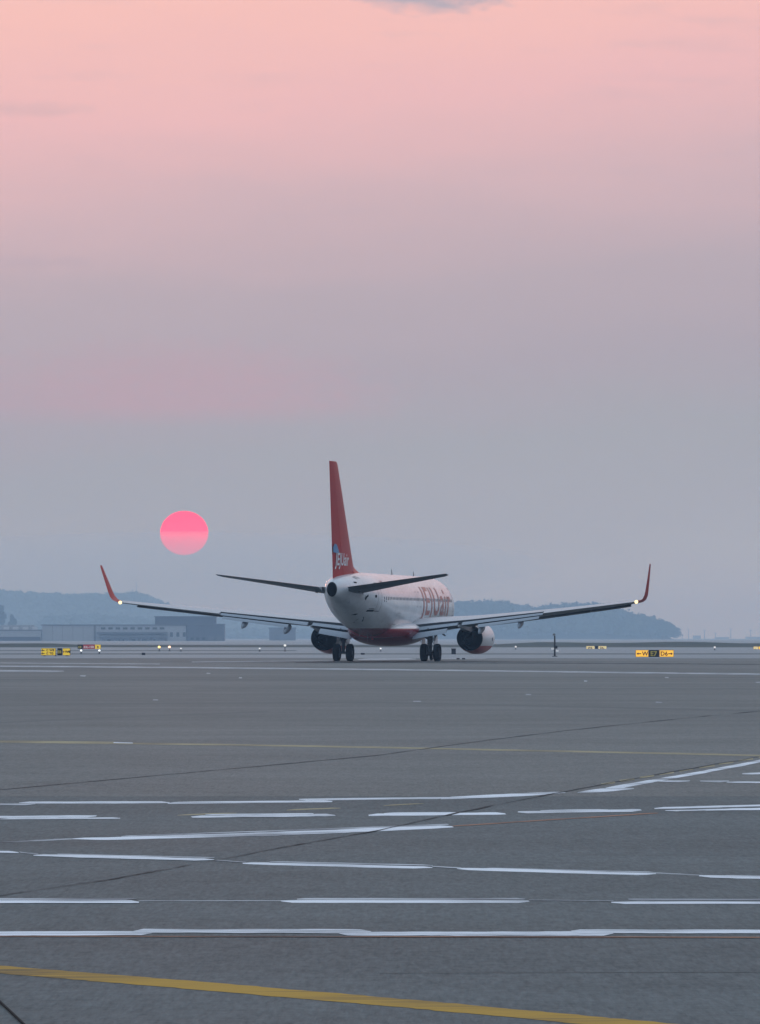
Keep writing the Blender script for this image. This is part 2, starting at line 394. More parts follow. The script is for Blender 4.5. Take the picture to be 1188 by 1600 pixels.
for x0, y0, x1, y1, th in ((1026, 1221.2, 1078, 1221.0, 2.6), (1094, 1221.2, 1140, 1221.4, 2.6), (1136, 1222.2, 1260, 1223.2, 2.4), (1160, 1209.6, 1250, 1206.4, 2.6)):
    line(x0, y0, x1, y1, th, M_WHITE)
for x0, y0, x1, y1 in ((278, 1273.6, 372, 1270.4), (448, 1265.8, 532, 1262.6), (600, 1258.8, 664, 1255.4)):
    line(x0, y0, x1, y1, 1.8, M_YELLOW2)
# thin yellow taxi line
line(-60, 1158.6, 1250, 1182.5, 2.6, M_YELLOW2, 'yellow_line', mid=[(180, 1161.5), (400, 1164.5), (594, 1168), (900, 1174.5), (1100, 1178.5)])
line(-60, 1157, 180, 1159.8, 1.4, M_YELLOW2, 'yellow_line')
line(178, 1160.6, 208, 1161.2, 1.6, M_WHITE)
# lines and a painted pale reflection by the aircraft
line(-60, 1040.6, 1250, 1054.2, 2.0, M_WHITE2, mid=[(300, 1043.2), (594, 1046.2), (900, 1050.0)])
line(-60, 1047.6, 100, 1049.0, 2.2, M_WHITE2)
line(300, 1034.2, 520, 1032.4, 1.2, M_WHITE2); line(560, 1030.0, 650, 1029.4, 2.2, M_WHITE2); line(690, 1029.0, 760, 1028.6, 1.0, M_WHITE2)  # middle strip: pale ground reflection behind the aircraft, put into colour
line(1056, 1026.6, 1250, 1027.2, 1.6, M_WHITE2)
line(-60, 1035.4, 250, 1037.6, 0.9, M_WHITE2)
for x, y, w in ((652, 1096, 12), (1030, 1097.5, 10), (243, 1093.6, 8), (130, 1056, 8), (326, 1052, 6), (826, 1085, 8), (1042, 1058.5, 6), (915, 1064, 5), (1186, 1066, 10), (376, 1059, 5)):
    line(x - w/2, y, x + w/2, y + 0.3, 1.6, M_WHITE2)
# sealed joints, dark seams and a painted contact shadow
line(462, 1035.4, 1250, 1038.4, 1.3, M_SEAL_SHADE, 'dark_seam_and_shade', z=0.006, rag=0.2, mid=[(600, 1035.2), (800, 1036.0)])  # contact shadow under the aircraft, drawn as a dark strip
line(-60, 1240, 1250, 1104.5, 0.6, M_SEAL_SHADE, 'sealed_joint', z=0.006, rag=0.5, mid=[(70, 1228), (250, 1211.5), (400, 1198), (594, 1180), (760, 1157), (900, 1140), (1060, 1123.5), (1188, 1111)])
line(-60, 1412, 1188, 1183, 0.75, M_SEAL_SHADE, 'sealed_joint', z=0.009, rag=0.5, mid=[(0, 1400), (170, 1375), (330, 1346), (440, 1325), (594, 1297.5), (690, 1276), (790, 1255), (900, 1234), (1050, 1206)])
line(60, 1100.5, 1250, 1112, 2.6, M_STAIN, 'dark_seam_and_shade', z=0.003, rag=0.12, mid=[(300, 1099), (594, 1097.5), (900, 1104.5)])
line(-60, 1132, 420, 1112, 2.2, M_STAIN, 'dark_seam_and_shade', z=0.0025, rag=0.12, mid=[(200, 1120)])
for y, x0, x1, th in ((1335.5, 880, 1260, 0.6), (1520.5, 594, 1260, 0.6), (1062, -60, 600, 2), (1075, 300, 1250, 1.5)):
    line(x0, y, x1, y + random.uniform(-2, 2), th, M_STAIN, 'dark_seam_and_shade', z=0.002, rag=0.25)

# ------------------------------------------------------------------ hills and woods
M_SOIL = simple('hill_soil', (0.035, 0.045, 0.03), 0.95, spec=0.1, var=0.3, scale=0.2)
def foliage_mat(name, a, b_):
    m, n, l, b = mat_new(name)
    g = n.new('ShaderNodeNewGeometry')
    k = nnoise(n, l, g.outputs['Position'], 0.25, 4, 0.6)
    k2 = nnoise(n, l, g.outputs['Position'], 2.0, 2, 0.6)
    v = nmath(n, l, 'MULTIPLY', nmath(n, l, 'SUBTRACT', nmath(n, l, 'ADD', nmath(n, l, 'MULTIPLY', k, 0.7), nmath(n, l, 'MULTIPLY', k2, 0.3)), 0.3), 2.4, clamp=True)
    l.new(nmix(n, l, v, a, b_), b.inputs['Base Color']); b.inputs['Roughness'].default_value = 0.8; b.inputs['Specular IOR Level'].default_value = 0.2
    return m
M_LEAF = foliage_mat('leaves', (0.018, 0.032, 0.018), (0.05, 0.07, 0.035))
M_BARK = simple('bark', (0.05, 0.04, 0.032), 0.9, var=0.3, scale=4)

_ico = bmesh.new(); bmesh.ops.create_icosphere(_ico, subdivisions=2, radius=1.0)
ICO_V = np.array([v.co[:] for v in _ico.verts]); ICO_F = np.array([[v.index for v in f.verts] for f in _ico.faces]); _ico.free()
def crown_arrays(c, rx, rz, nclump, leaf):
    """uneven crown: a lumpy core and many small leaf clumps around it"""
    V = []; F = []; base = 0
    ph = rng.uniform(0, 100, 3)
    s = np.array([0.66 + 0.34 * mnoise.noise(Vector(v * 1.7 + ph)) for v in ICO_V])
    core = ICO_V * s[:, None] * np.array([rx, rx, rz]) * 0.95 + c
    V.append(core); F.append(ICO_F); base = len(core)
    d = rng.normal(size=(nclump, 3)); d /= np.linalg.norm(d, axis=1)[:, None]
    s2 = np.array([0.72 + 0.42 * mnoise.noise(Vector(q * 1.7 + ph)) for q in d]) * rng.uniform(0.8, 1.12, nclump)
    p = d * s2[:, None] * np.array([rx, rx, rz]) + c
    a = rng.normal(size=(nclump, 3)); a /= np.linalg.norm(a, axis=1)[:, None]
    b = np.cross(a, rng.normal(size=(nclump, 3))); b /= np.linalg.norm(b, axis=1)[:, None] + 1e-9
    sz = leaf * rng.uniform(0.6, 1.4, nclump)[:, None]
    quad = np.stack([p - a*sz - b*sz*0.3, p + b*sz*0.7 - a*sz*0.2, p + a*sz, p - b*sz*0.6 + a*sz*0.1], 1).reshape(-1, 3)
    V.append(quad); F2 = np.arange(nclump*4).reshape(-1, 4) + base
    tri = np.concatenate([F2[:, [0, 1, 2]], F2[:, [0, 2, 3]]])
    return np.concatenate(V), np.concatenate([F[0], tri])
def mesh_np(name, V, F, mat):
    me = bpy.data.meshes.new(name)
    me.vertices.add(len(V)); me.vertices.foreach_set('co', V.astype(np.float32).ravel())
    me.loops.add(F.size); me.loops.foreach_set('vertex_index', F.astype(np.int32).ravel())
    me.polygons.add(len(F)); me.polygons.foreach_set('loop_start', np.arange(0, F.size, 3, dtype=np.int32))
    me.update(calc_edges=True); me.materials.append(mat)
    return me
def interp(pts, x):
    return float(np.interp(x, [p[0] for p in pts], [p[1] for p in pts]))
def wooded_hill(name, D, depth, skyline, x0, x1, th, step, label, ntree_clump=110):
    """terrain ridge whose trees top out along the photographed skyline"""
    X0, X1 = (x0 - CX)/FPX*D, (x1 - CX)/FPX*D
    top = lambda X: max(0.3, CAMH + (HOR - interp(skyline, X/D*FPX + CX))/FPX*D - th)
    prof = lambda t: math.sin(min(1, max(0, t)) * math.pi) ** 0.8
    nx, ny = 60, 9; v = []; f = []
    for j in range(ny):
        for i in range(nx+1):
            X = X0 + (X1-X0)*i/nx; t = j/(ny-1); e = min(1, i/2, (nx-i)/2)
            v.append((X, D - depth*0.5 + depth*t, -0.3 + (top(X)*prof(t)+0.3)*e if 0 < j < ny-1 else -0.3))
    for j in range(ny-1):
        for i in range(nx):
            a = j*(nx+1)+i; f.append((a, a+1, a+nx+2, a+nx+1))
    me = bpy.data.meshes.new('hill'); me.from_pydata(v, [], f); me.materials.append(M_SOIL)
    for p in me.polygons: p.use_smooth = True
    tag(place('hill', me, None), kind='structure')
    Vs, Fs, b = [], [], 0
    y = D - depth*0.47
    while y < D + depth*0.12:
        x = X0 + random.uniform(0, step)
        while x < X1:
            t = (y - (D - depth*0.5))/depth
            gz = top(x)*prof(t)
            r = step*random.uniform(0.55, 0.95); hgt = th*random.uniform(0.78, 1.12)
            V, F = crown_arrays(np.array([x + random.uniform(-1, 1), y + random.uniform(-1, 1), gz + hgt*0.52]), r, hgt*0.55, ntree_clump, step*0.13)
            Vs.append(V); Fs.append(F + b); b += len(V)
            x += step*random.uniform(0.7, 1.2)
        y += step*0.9
    o = place(name, mesh_np(name, np.concatenate(Vs), np.concatenate(Fs), M_LEAF), None)
    return tag(o, label, 'wood', kind='stuff')
sky_L = [(-400, 900), (-60, 917), (0, 920), (60, 924), (100, 926.5), (150, 925.5), (213, 924), (235, 931), (270, 946), (310, 957), (360, 966), (430, 973), (520, 979), (640, 987), (700, 992)]
sky_R = [(520, 996), (600, 976), (660, 952), (705, 941), (735, 937), (790, 938), (812, 943), (830, 947.5), (850, 945.5), (880, 942), (915, 940), (940, 941.5), (965, 949), (985, 956), (1000, 958), (1020, 963), (1040, 970), (1050, 976), (1056, 990)]
wooded_hill('wooded_ridge', 7600, 380, sky_L, -120, 700, 15.0, 14.0, 'hazy tree-covered ridge behind the pale terminal buildings', 60)
wooded_hill('wooded_hillock', 6000, 240, sky_R, 560, 1049, 14.0, 11.5, 'blue-grey wooded hillock beyond the right wing', 90)
# a nearer belt of trees at the foot of the left ridge
sky_B = [(-60, 975), (60, 972), (75, 961), (150, 957), (205, 962), (260, 970), (330, 980), (500, 983), (620, 990)]
wooded_hill('tree_belt', 6600, 105, sky_B, 62, 620, 12, 11.5, 'low tree belt at the foot of the left ridge', 60)

def tree(px, base_row_D, top_py, wpx, label, group=None):
    D = base_row_D; p = ap(px, 1000, D); p.z = 0
    h = ap(px, top_py, D).z; w = wpx/FPX*D
    t = empty('broadleaf_tree', p, 0, label, 'tree', group)
    m = MB(); m.tube((0,0,-0.2), (0.1,0,h*0.4), h*0.035, h*0.022, 8); m.tube((0.1,0,h*0.38), (-w*0.1,0.1,h*0.75), h*0.022, h*0.008, 8)
    for k in range(5):
        a = random.uniform(0, 6.28); m.tube((0.05,0,h*random.uniform(.3,.5)), (math.cos(a)*w*.3, math.sin(a)*w*.3, h*random.uniform(.55,.8)), h*.012, h*.004, 6)
    m.build('trunk', M_BARK, t)
    Vs, Fs, b = [], [], 0
    for k in range(9):
        a = random.uniform(0, 6.28); rr = random.uniform(0, 0.32)*w; zz = random.uniform(0.42, 0.86)*h
        V, F = crown_arrays(np.array([math.cos(a)*rr, math.sin(a)*rr, zz]), w*random.uniform(.16,.26), h*random.uniform(.09,.14), 110, w*0.045)
        Vs.append(V); Fs.append(F+b); b += len(V)
    V = np.concatenate(Vs); zf = V[:, 2]; V[:, 2] = np.minimum(zf, h)
    place('crown', mesh_np('crown', V, np.concatenate(Fs), M_LEAF), t)
    return t
tree(1047, 5870, 973, 18, 'last tree at the right end of the wooded hillock')
tree(1036, 5840, 966, 19, 'tree second from the right end of the wooded hillock')
tree(1018, 5880, 964, 20, 'tree third from the right end of the wooded hillock')
tree(3, 4600, 942, 30, 'tall loose tree behind the pale building at the left edge')
tree(20, 4570, 956, 17, 'shorter tree to the right of the tall loose one, left edge')

# mast on the ridge
M_STEEL = simple('galvanised_steel', (0.22, 0.23, 0.24), 0.5, 0.6, var=0.15)
M_DARKMET = simple('dark_metal', (0.03, 0.03, 0.035), 0.5, 0.3, var=0.2)
p = ap(213, 935, 7590)
t = empty('radio_mast', (p.x, p.y, p.z - 3), 0, 'thin mast on the crest of the left ridge', 'mast')
zt = ap(213, 908, 7590).z - p.z + 3
m = MB(); m.tube((0,0,0), (0,0,zt), 0.5, 0.3, 8); m.build('pole', M_STEEL, t)
for zz, ww in ((0.92, 2.6), (0.8, 1.4)):
    m = MB(); m.box((0,0,zt*zz), (ww*1.8, 0.4, 0.4)); m.build('crossarm', M_STEEL, t)

# far light masts on the right horizon
far_desc = ['faint far mast just right of the hillock\'s end', 'second faint far mast right of the hillock', 'faint far mast above the right end of the lit sign', 'fourth faint far mast from the hillock', 'faint far mast a little left of the right edge', 'last faint far mast by the right edge']
for (px, ty), lab in zip(((1066, 992), (1076, 984), (1101, 985), (1118, 989), (1142, 983), (1173, 985)), far_desc):
    D = 8000; p = ap(px, 999, D); h = ap(px, ty, D).z
    t = empty('light_mast', (p.x, p.y, 0), 0, lab, 'mast', 'far masts on the right horizon')
    m = MB(); m.tube((0,0,0), (0,0,h), 0.8, 0.4, 6); m.build('pole', M_STEEL, t)
    m = MB(); m.box((0,0,h), (4.4, 1.0, 0.9)); m.build('lamp_bar', M_STEEL, t)
# low far shore with sheds
M_SHED = simple('shed_cladding', (0.25, 0.27, 0.30), 0.7, var=0.2)
for k, (px, w, ty, lab) in enumerate(((1089, 12, 993, 'small far shed right of the wooded hillock'), (1128, 22, 995.5, 'long low far shed between the far masts'), (1180, 30, 995, 'far shed cut by the right edge of the picture'))):
    D = 7900; p = ap(px, 999, D); h = ap(px, ty, D).z; W = w/FPX*D
    t = empty('far_shed', (p.x, p.y, 0), 0, lab, 'shed', 'far sheds on the right horizon')
    m = MB(); m.box((0,0,h*0.4), (W, 8, h*0.8)); m.build('wall', M_SHED, t, smooth=False)
    m = MB(); m.add([(-W/2-.3,-4.3,h*.8),(W/2+.3,-4.3,h*.8),(W/2+.3,4.3,h*.8),(-W/2-.3,4.3,h*.8),(-W/2-.3,0,h),(W/2+.3,0,h)], [(0,1,5,4),(2,3,4,5),(0,4,3),(1,2,5),(0,3,2,1)]); m.build('roof', M_DARKMET, t, smooth=False)

# ------------------------------------------------------------------ terminal buildings on the left
M_PALE = simple('pale_panel', (0.40, 0.42, 0.44), 0.7, var=0.08)
M_GREYP = simple('grey_panel', (0.13, 0.14, 0.16), 0.6, var=0.1)
M_DARKP = simple('dark_panel', (0.09, 0.10, 0.13), 0.6, var=0.1)
M_GLASS = simple('window_glass', (0.03, 0.04, 0.055), 0.12, spec=0.6, var=0.1)
M_WHITEP = simple('white_trim', (0.62, 0.63, 0.64), 0.6, var=0.08)
BD = 2700.0
def bx(m, px0, px1, py0, py1, y0, y1, root):
    a = ap(px0, py0, BD); b = ap(px1, py1, BD)
    m.box(((a.x+b.x)/2 - root.x, (y0+y1)/2, (a.z+b.z)/2), (b.x-a.x, y1-y0, a.z-b.z))
base_row = HOR + CAMH*FPX/BD
def building(name, px, label):
    p = ap(px, base_row, BD); p.z = 0
    return empty(name, p, 0, label, 'building'), p
# long pale building with canopy
t, p0 = building('terminal_building', 180, 'long pale low building with a canopy on columns, left distance')
def bp(nm, mat, px0, px1, py0, py1, y0, y1):
    m = MB(); bx(m, px0, px1, py0, py1, y0, y1, p0); return m.build(nm, mat, t, smooth=False)
bp('wall', M_PALE, 66, 291, 977.5, base_row, 0, 14)
bp('roof', M_GREYP, 64, 292, 975.8, 977.4, -0.4, 14.4)
bp('corner_pier', M_GREYP, 147, 150, 977.5, base_row, -0.35, -0.01)
bp('canopy', M_GREYP, 152, 262, 987.5, 989.8, -3.0, -0.02)
bp('canopy', M_GREYP, 155, 262, 992.8, 996.5, -3.0, -0.02)
for k in range(8): bp('column', M_GREYP, 160 + k*14, 164.4 + k*14, 996.6, base_row, -2.9, -2.3)
for k in range(9): bp('window', M_GLASS, 158 + k*11.5, 165 + k*11.5, 980.2, 983.6, -0.06, 0.04)
for k in range(3): bp('window', M_GLASS, 266 + k*10, 270.5 + k*10, 988, 995, -0.06, 0.04)
for k in range(5): bp('door', M_GLASS, 168 + k*18, 176 + k*18, 998.6, base_row, -0.06, 0.04)
for k in range(4): bp('wall_joint', M_GREYP, 82 + k*16, 82.5 + k*16, 978.5, base_row, -0.03, 0.02)
# dark block with a taller rear hall
t, p0 = building('dark_hall', 320, 'dark flat-roofed hall at the right end of the pale building')
bp('wall', M_DARKP, 292.5, 351, 976.2, base_row, -1.2, 14)
bp('parapet', M_GREYP, 292, 351.6, 974.6, 976.1, -1.5, 14.4)
bp('upper_storey', M_DARKP, 240.5, 336, 964.2, 976.0, 15, 28)
bp('upper_roof', M_GREYP, 239.5, 337, 962.6, 964.1, 14.6, 28.4)
for k in range(2): bp('door', M_GREYP, 326 + k*13, 335 + k*13, 993, base_row, -1.3, -1.19)
for k in range(3): bp('window', M_GLASS, 298 + k*9, 303 + k*9, 996, 1000, -1.27, -1.19)
# low building at the left edge
t, p0 = building('low_building', 20, 'low pale building with rooftop units cut by the left edge')
bp('wall', M_PALE, -40, 65, 985.6, base_row, -2, 14)
bp('roof', M_GREYP, -41, 65.6, 984.0, 985.5, -2.3, 14.3)
bp('band', M_DARKP, -40, 64, 995, 1001.5, -2.25, -2.01)
bp('upper_storey', M_PALE, -40, 52, 976.5, 983.9, 3, 12)
for k in range(6): bp('rooftop_unit', M_WHITEP, -24 + k*15, -16 + k*15, 979.5, 983.9, -1.2, 1.2)
# small dark shed between the hall and the left engine
BD = 3300.0; base_row = HOR + CAMH*FPX/BD
t, p0 = building('shed', 440, 'small dim shed left of the aircraft\'s left engine')
bp('wall', M_GREYP, 421, 462, 982.5, base_row, 0, 10)
bp('roof', M_DARKP, 420, 463, 980.4, 982.4, -0.4, 10.4)
bp('door', M_DARKP, 430, 438, 992, base_row, -0.08, 0.02)

# ------------------------------------------------------------------ airliner
X_G = 0.45; D_G = 334.5; YAW = R(10.5); XG = 19.5
plane = empty('airliner', (X_G, D_G, 0), -YAW, 'white and red twin-engine airliner seen from behind, taxiing away', 'airplane')
def PL(xn, lat, z): return Vector((lat, XG - xn, z))

def livery_mat():
    m, n, l, b = mat_new('fuselage_paint')
    t = n.new('ShaderNodeTexCoord'); s = n.new('ShaderNodeSeparateXYZ'); l.new(t.outputs['Object'], s.inputs[0])
    # belly red below a line that stays level
    red = nmath(n, l, 'MULTIPLY', nmath(n, l, 'SUBTRACT', 2.12, s.outputs[2]), 60.0, clamp=True)
    grime = nnoise(n, l, t.outputs['Object'], 0.9, 6, 0.62, (1.6, 0.35, 1.0))
    g2 = nnoise(n, l, t.outputs['Object'], 5.0, 4, 0.6)
    gv = nmath(n, l, 'MULTIPLY', nmath(n, l, 'SUBTRACT', nmath(n, l, 'ADD', nmath(n, l, 'MULTIPLY', grime, 0.75), nmath(n, l, 'MULTIPLY', g2, 0.25)), 0.44), 3.0, clamp=True)
    white = nmix(n, l, gv, (0.74, 0.77, 0.79), (0.50, 0.53, 0.55))
    # panel joints every few metres along the body
    yy = nmath(n, l, 'FRACT', nmath(n, l, 'MULTIPLY', nmath(n, l, 'ADD', s.outputs[1], 100.0), 1/2.6))
    jn = nmath(n, l, 'LESS_THAN', yy, 0.018)
    white = nmix(n, l, nmath(n, l, 'MULTIPLY', jn, 0.45), white, (0.35, 0.36, 0.37))
    l.new(nmix(n, l, red, white, (0.26, 0.008, 0.016)), b.inputs['Base Color'])
    b.inputs['Roughness'].default_value = 0.22; b.inputs['Specular IOR Level'].default_value = 0.5; b.inputs['Coat Weight'].default_value = 0.15; b.inputs['Coat Roughness'].default_value = 0.15
    bm_ = n.new('ShaderNodeBump'); bm_.inputs['Strength'].default_value = 0.12; bm_.inputs['Distance'].default_value = 0.03
    l.new(g2, bm_.inputs['Height']); l.new(bm_.outputs[0], b.inputs['Normal'])
    return m
M_FUS = livery_mat()
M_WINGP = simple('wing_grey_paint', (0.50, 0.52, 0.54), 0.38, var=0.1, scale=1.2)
M_WINGD = simple('underside_shade_and_trim', (0.09, 0.098, 0.105), 0.5, var=0.15, scale=1.2)  # dark trim grey, also the painted shade under wings and tail
M_SLAT = simple('slat_grey_and_cove_shade', (0.035, 0.038, 0.042), 0.5, var=0.15)
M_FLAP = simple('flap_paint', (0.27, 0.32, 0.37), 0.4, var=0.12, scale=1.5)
M_RED = simple('red_paint', (0.44, 0.018, 0.011), 0.4, spec=0.15, var=0.12, scale=1.0)
M_ORED = simple('orange_red_paint', (0.42, 0.135, 0.11), 0.35, var=0.1)
M_LWHITE = simple('white_lettering', (0.75, 0.75, 0.76), 0.4, var=0.04)
M_BLUE = simple('blue_paint', (0.03, 0.20, 0.42), 0.35, var=0.1)
M_NAVY = simple('navy_paint', (0.03, 0.03, 0.12), 0.4, var=0.1)
M_BLACK = simple('black_rubber', (0.012, 0.012, 0.013), 0.85, spec=0.2, var=0.2, scale=8)
M_HOT = simple('sooty_metal', (0.005, 0.005, 0.006), 0.7, 0.0, spec=0.08, var=0.3, scale=3)
M_DARKCAV = simple('dark_cavity', (0.004, 0.004, 0.005), 0.9, spec=0.1, var=0.1)
M_ALU = simple('bare_metal', (0.42, 0.43, 0.45), 0.35, 0.8, var=0.1)
M_GEARP = simple('gear_grey', (0.10, 0.10, 0.11), 0.5, 0.2, var=0.2, scale=5)
M_PANE = simple('cabin_window', (0.14, 0.15, 0.17), 0.12, spec=0.6, var=0.05)

ST = [(0.0, 3.05, 2.95, 0.05), (0.12, 3.28, 2.70, 0.30), (0.5, 3.58, 2.40, 0.62), (1.1, 3.92, 2.12, 0.96), (1.8, 4.32, 1.93, 1.25), (2.4, 4.80, 1.82, 1.45),
      (3.1, 5.20, 1.74, 1.62), (4.2, 5.48, 1.65, 1.78), (5.4, 5.58, 1.61, 1.86), (6.5, 5.61, 1.6, 1.88), (12, 5.61, 1.6, 1.88), (20, 5.61, 1.6, 1.88), (24.5, 5.61, 1.6, 1.88),
      (26, 5.61, 1.64, 1.88), (27.5, 5.61, 1.78, 1.87), (29, 5.60, 2.02, 1.83), (30.5, 5.58, 2.32, 1.74), (32, 5.55, 2.66, 1.58), (33.5, 5.50, 3.02, 1.36), (35, 5.42, 3.38, 1.08),
      (36.2, 5.32, 3.66, 0.82), (37.2, 5.18, 3.86, 0.58), (37.8, 5.04, 3.97, 0.42), (38.05, 4.93, 4.02, 0.33)]
SX = np.array([s[0] for s in ST])
def _pchip(col):
    y = np.array([s[col] for s in ST]); h = np.diff(SX); d = np.diff(y)/h; m_ = np.zeros(len(SX))
    for i in range(1, len(SX)-1):
        if d[i-1]*d[i] > 0:
            w1, w2 = 2*h[i]+h[i-1], h[i]+2*h[i-1]; m_[i] = (w1+w2)/(w1/d[i-1]+w2/d[i])
    m_[0], m_[-1] = d[0], d[-1]
    def f(x):
        i = int(np.clip(np.searchsorted(SX, x)-1, 0, len(SX)-2)); t_ = (x-SX[i])/h[i]
        return ((1+2*t_)*(1-t_)**2*y[i] + t_*(1-t_)**2*h[i]*m_[i] + t_*t_*(3-2*t_)*y[i+1] + t_*t_*(t_-1)*h[i]*m_[i+1])
    return f
F_TOP, F_BOT, F_HW = _pchip(1), _pchip(2), _pchip(3)
def fus(xn, th, off=0.0):
    """point on the fuselage skin; th measured from the starboard side up"""
    tp, bt, hw = F_TOP(xn), F_BOT(xn), F_HW(xn)
    zc = (tp+bt)/2; hh = (tp-bt)/2
    return PL(xn, (hw+off)*math.cos(th), zc + (hh+off)*math.sin(th))
NS = 56
m = MB()
xs_f = sorted(set([0.0, 0.05, 0.12, 0.25, 0.5] + [0.8 + 0.35*i for i in range(17)] + [7 + 1.0*i for i in range(18)] + [25 + 0.4*i for i in range(33)] + [38.05]))
xs_f = [x for x in xs_f if x <= 38.05]
m.loft([[fus(x, 2*math.pi*i/NS) for i in range(NS)] for x in xs_f])
body = m.build('fuselage', M_FUS, plane, angle=60)
# exhaust of the auxiliary power unit
m = MB()
ring = lambda x, s: [PL(x, s*0.30*math.cos(2*math.pi*i/24), 4.475 + s*0.43*math.sin(2*math.pi*i/24)) for i in range(24)]
m.loft([ring(38.04, 1.06), ring(38.22, 0.95), ring(38.22, 0.84), ring(37.9, 0.8)], caps=False)
m.build('exhaust_pipe', M_HOT, body)
m = MB(); m.loft([ring(38.075, 0.85), ring(38.08, 0.5), ring(38.08, 0.01)], caps=False); m.build('exhaust_opening', M_DARKCAV, body)
# wing-to-body fairing
def fair(x):
    t_ = (x - 12.2)/(25.4 - 12.2); s = max(0.0, math.sin(math.pi*t_))**0.55
    return s
m = MB(); rings = []
for k in range(33):
    x = 12.2 + 13.2*k/32; s = fair(x); r = []
    for i in range(36):
        a = 2*math.pi*i/36
        r.append(PL(x, (0.9 + 1.42*s)*math.copysign(abs(math.cos(a))**0.8, math.cos(a)), 2.02 + (0.25 + (0.32 if math.sin(a) > 0 else 0.68)*s)*math.sin(a) - (0.0 if math.sin(a) > 0 else 0.12*s*abs(math.sin(a)))))
    rings.append(r)
m.loft(rings); m.build('wing_fairing', M_FUS, plane, angle=60)

def text2d(s, size, shear=0.0, bold=0.0):
    cu = bpy.data.curves.new('txt', 'FONT'); cu.body = s; cu.size = size; cu.shear = shear; cu.offset = bold; cu.resolution_u = 3; cu.space_character = 1.0 + bold*3
    o = bpy.data.objects.new('txt', cu); COL.objects.link(o)
    dg = bpy.context.evaluated_depsgraph_get(); me = bpy.data.meshes.new_from_object(o.evaluated_get(dg))
    bpy.data.objects.remove(o); bpy.data.curves.remove(cu)
    return me
def fine_mesh(me, L):
    bm = bmesh.new(); bm.from_mesh(me); bmesh.ops.remove_doubles(bm, verts=bm.verts, dist=1e-5); bmesh.ops.triangulate(bm, faces=bm.faces)
    for _ in range(4):
        e = [q for q in bm.edges if q.calc_length() > L]
        if not e: break
        bmesh.ops.subdivide_edges(bm, edges=e, cuts=1); bmesh.ops.triangulate(bm, faces=bm.faces)
    return bm
def lettering(name, s, size, fn, mat, parent, shear=0.0, bold=0.0, sx=1.0, L=0.25):
    me = text2d(s, size, shear, bold); bm = fine_mesh(me, L)
    for v in bm.verts: v.co = fn(v.co.x*sx, v.co.y)
    bmesh.ops.recalc_face_normals(bm, faces=bm.faces)
    bm.to_mesh(me); bm.free(); me.name = name; me.materials.append(mat)
    return place(name, me, parent)
for side in (1, -1):
    def on_body(x0, z0, side=side):
        def f(u, v):
            xn = x0 - u if side > 0 else x0 - 11.5 + u
            hh = 2.005; th = (z0 - 3.605)/hh + v/hh
            p_ = fus(xn, th if side > 0 else math.pi - th, 0.012); return p_
        return f
    lettering('body_lettering', 'JEJUair', 2.75, on_body(16.9, 3.02), M_ORED, body, 0.12, 0.03, 1.28)
    # red squiggle mark aft of the cabin
    for a, b, z0, z1 in ((29.3, 28.5, 4.75, 5.05), (28.2, 27.6, 4.72, 4.98)):
        m = MB()
        for q in range(4):
            xa = a + (b-a)*q/4; th0 = math.asin((z0-3.605)/2.0); th1 = math.asin((z1-3.605)/2.0)
            g_ = [fus(xx, (tt if side > 0 else math.pi-tt), 0.012) for xx, tt in ((xa, th0), (xa - 0.11, th0), (xa - 0.16, th1), (xa - 0.05, th1))]
            m.add(g_, [(0,1,2,3)])
        m.build('tail_mark', M_ORED, body, smooth=False)

# cabin windows, doors
wv = []; 
for i in range(12):
    a = 2*math.pi*i/12; c_, s_ = math.cos(a), math.sin(a)
    wv.append((0.125*math.copysign(abs(c_)**0.6, c_), 0.18*math.copysign(abs(s_)**0.6, s_)))
for side in (1, -1):
    me = bpy.data.meshes.new('window'); me.from_pydata([(side*0.006 - side*0.012*(b/0.18)**2, a, b) for a, b in wv], [], [tuple(range(12) if side > 0 else reversed(range(12)))]); me.materials.append(M_PANE)
    x = 5.6
    while x < 30.2:
        if not 14.9 < x < 15.2:
            th = (3.92 - (F_TOP(x)+F_BOT(x))/2)/((F_TOP(x)-F_BOT(x))/2)
            p_ = fus(x, math.asin(max(-1, min(1, th))) if side > 0 else math.pi - math.asin(max(-1, min(1, th))))
            w_ = place('window', me, body, p_)
            if x > 26: w_.rotation_euler = (0, 0, math.atan2((F_HW(x+.2)-F_HW(x-.2))/.4, 1)*(1 if side > 0 else -1)*-1*-1)
        x += 0.508
    def outline(x0, x1, z0, z1, wd=0.05, side=side):
        m = MB()
        def P2(x, z):
            hh = (F_TOP(x)-F_BOT(x))/2; zc = (F_TOP(x)+F_BOT(x))/2
            th = math.asin(max(-1, min(1, (z-zc)/hh))); return fus(x, th if side > 0 else math.pi-th, 0.006)
        for (a, b, c_, d_) in ((x0, x0+wd, z0, z1), (x1-wd, x1, z0, z1), (x0+wd, x1-wd, z0, z0+wd), (x0+wd, x1-wd, z1-wd, z1)):
            n_ = 8; r0 = [P2(a, c_+(d_-c_)*i/n_) for i in range(n_+1)]; r1 = [P2(b, c_+(d_-c_)*i/n_) for i in range(n_+1)]
            m.loft([r0, r1], caps=False, closed=False)
        return m.build('door_outline', M_WINGD, body)
    outline(30.6, 31.4, 3.15, 4.95); outline(4.3, 5.1, 3.0, 4.85); outline(17.4, 17.9, 3.5, 4.5, 0.035); outline(18.5, 19.0, 3.5, 4.5, 0.035)
    outline(24.6, 25.7, 2.35, 3.1, 0.035); outline(9.0, 10.2, 2.3, 3.2, 0.035)
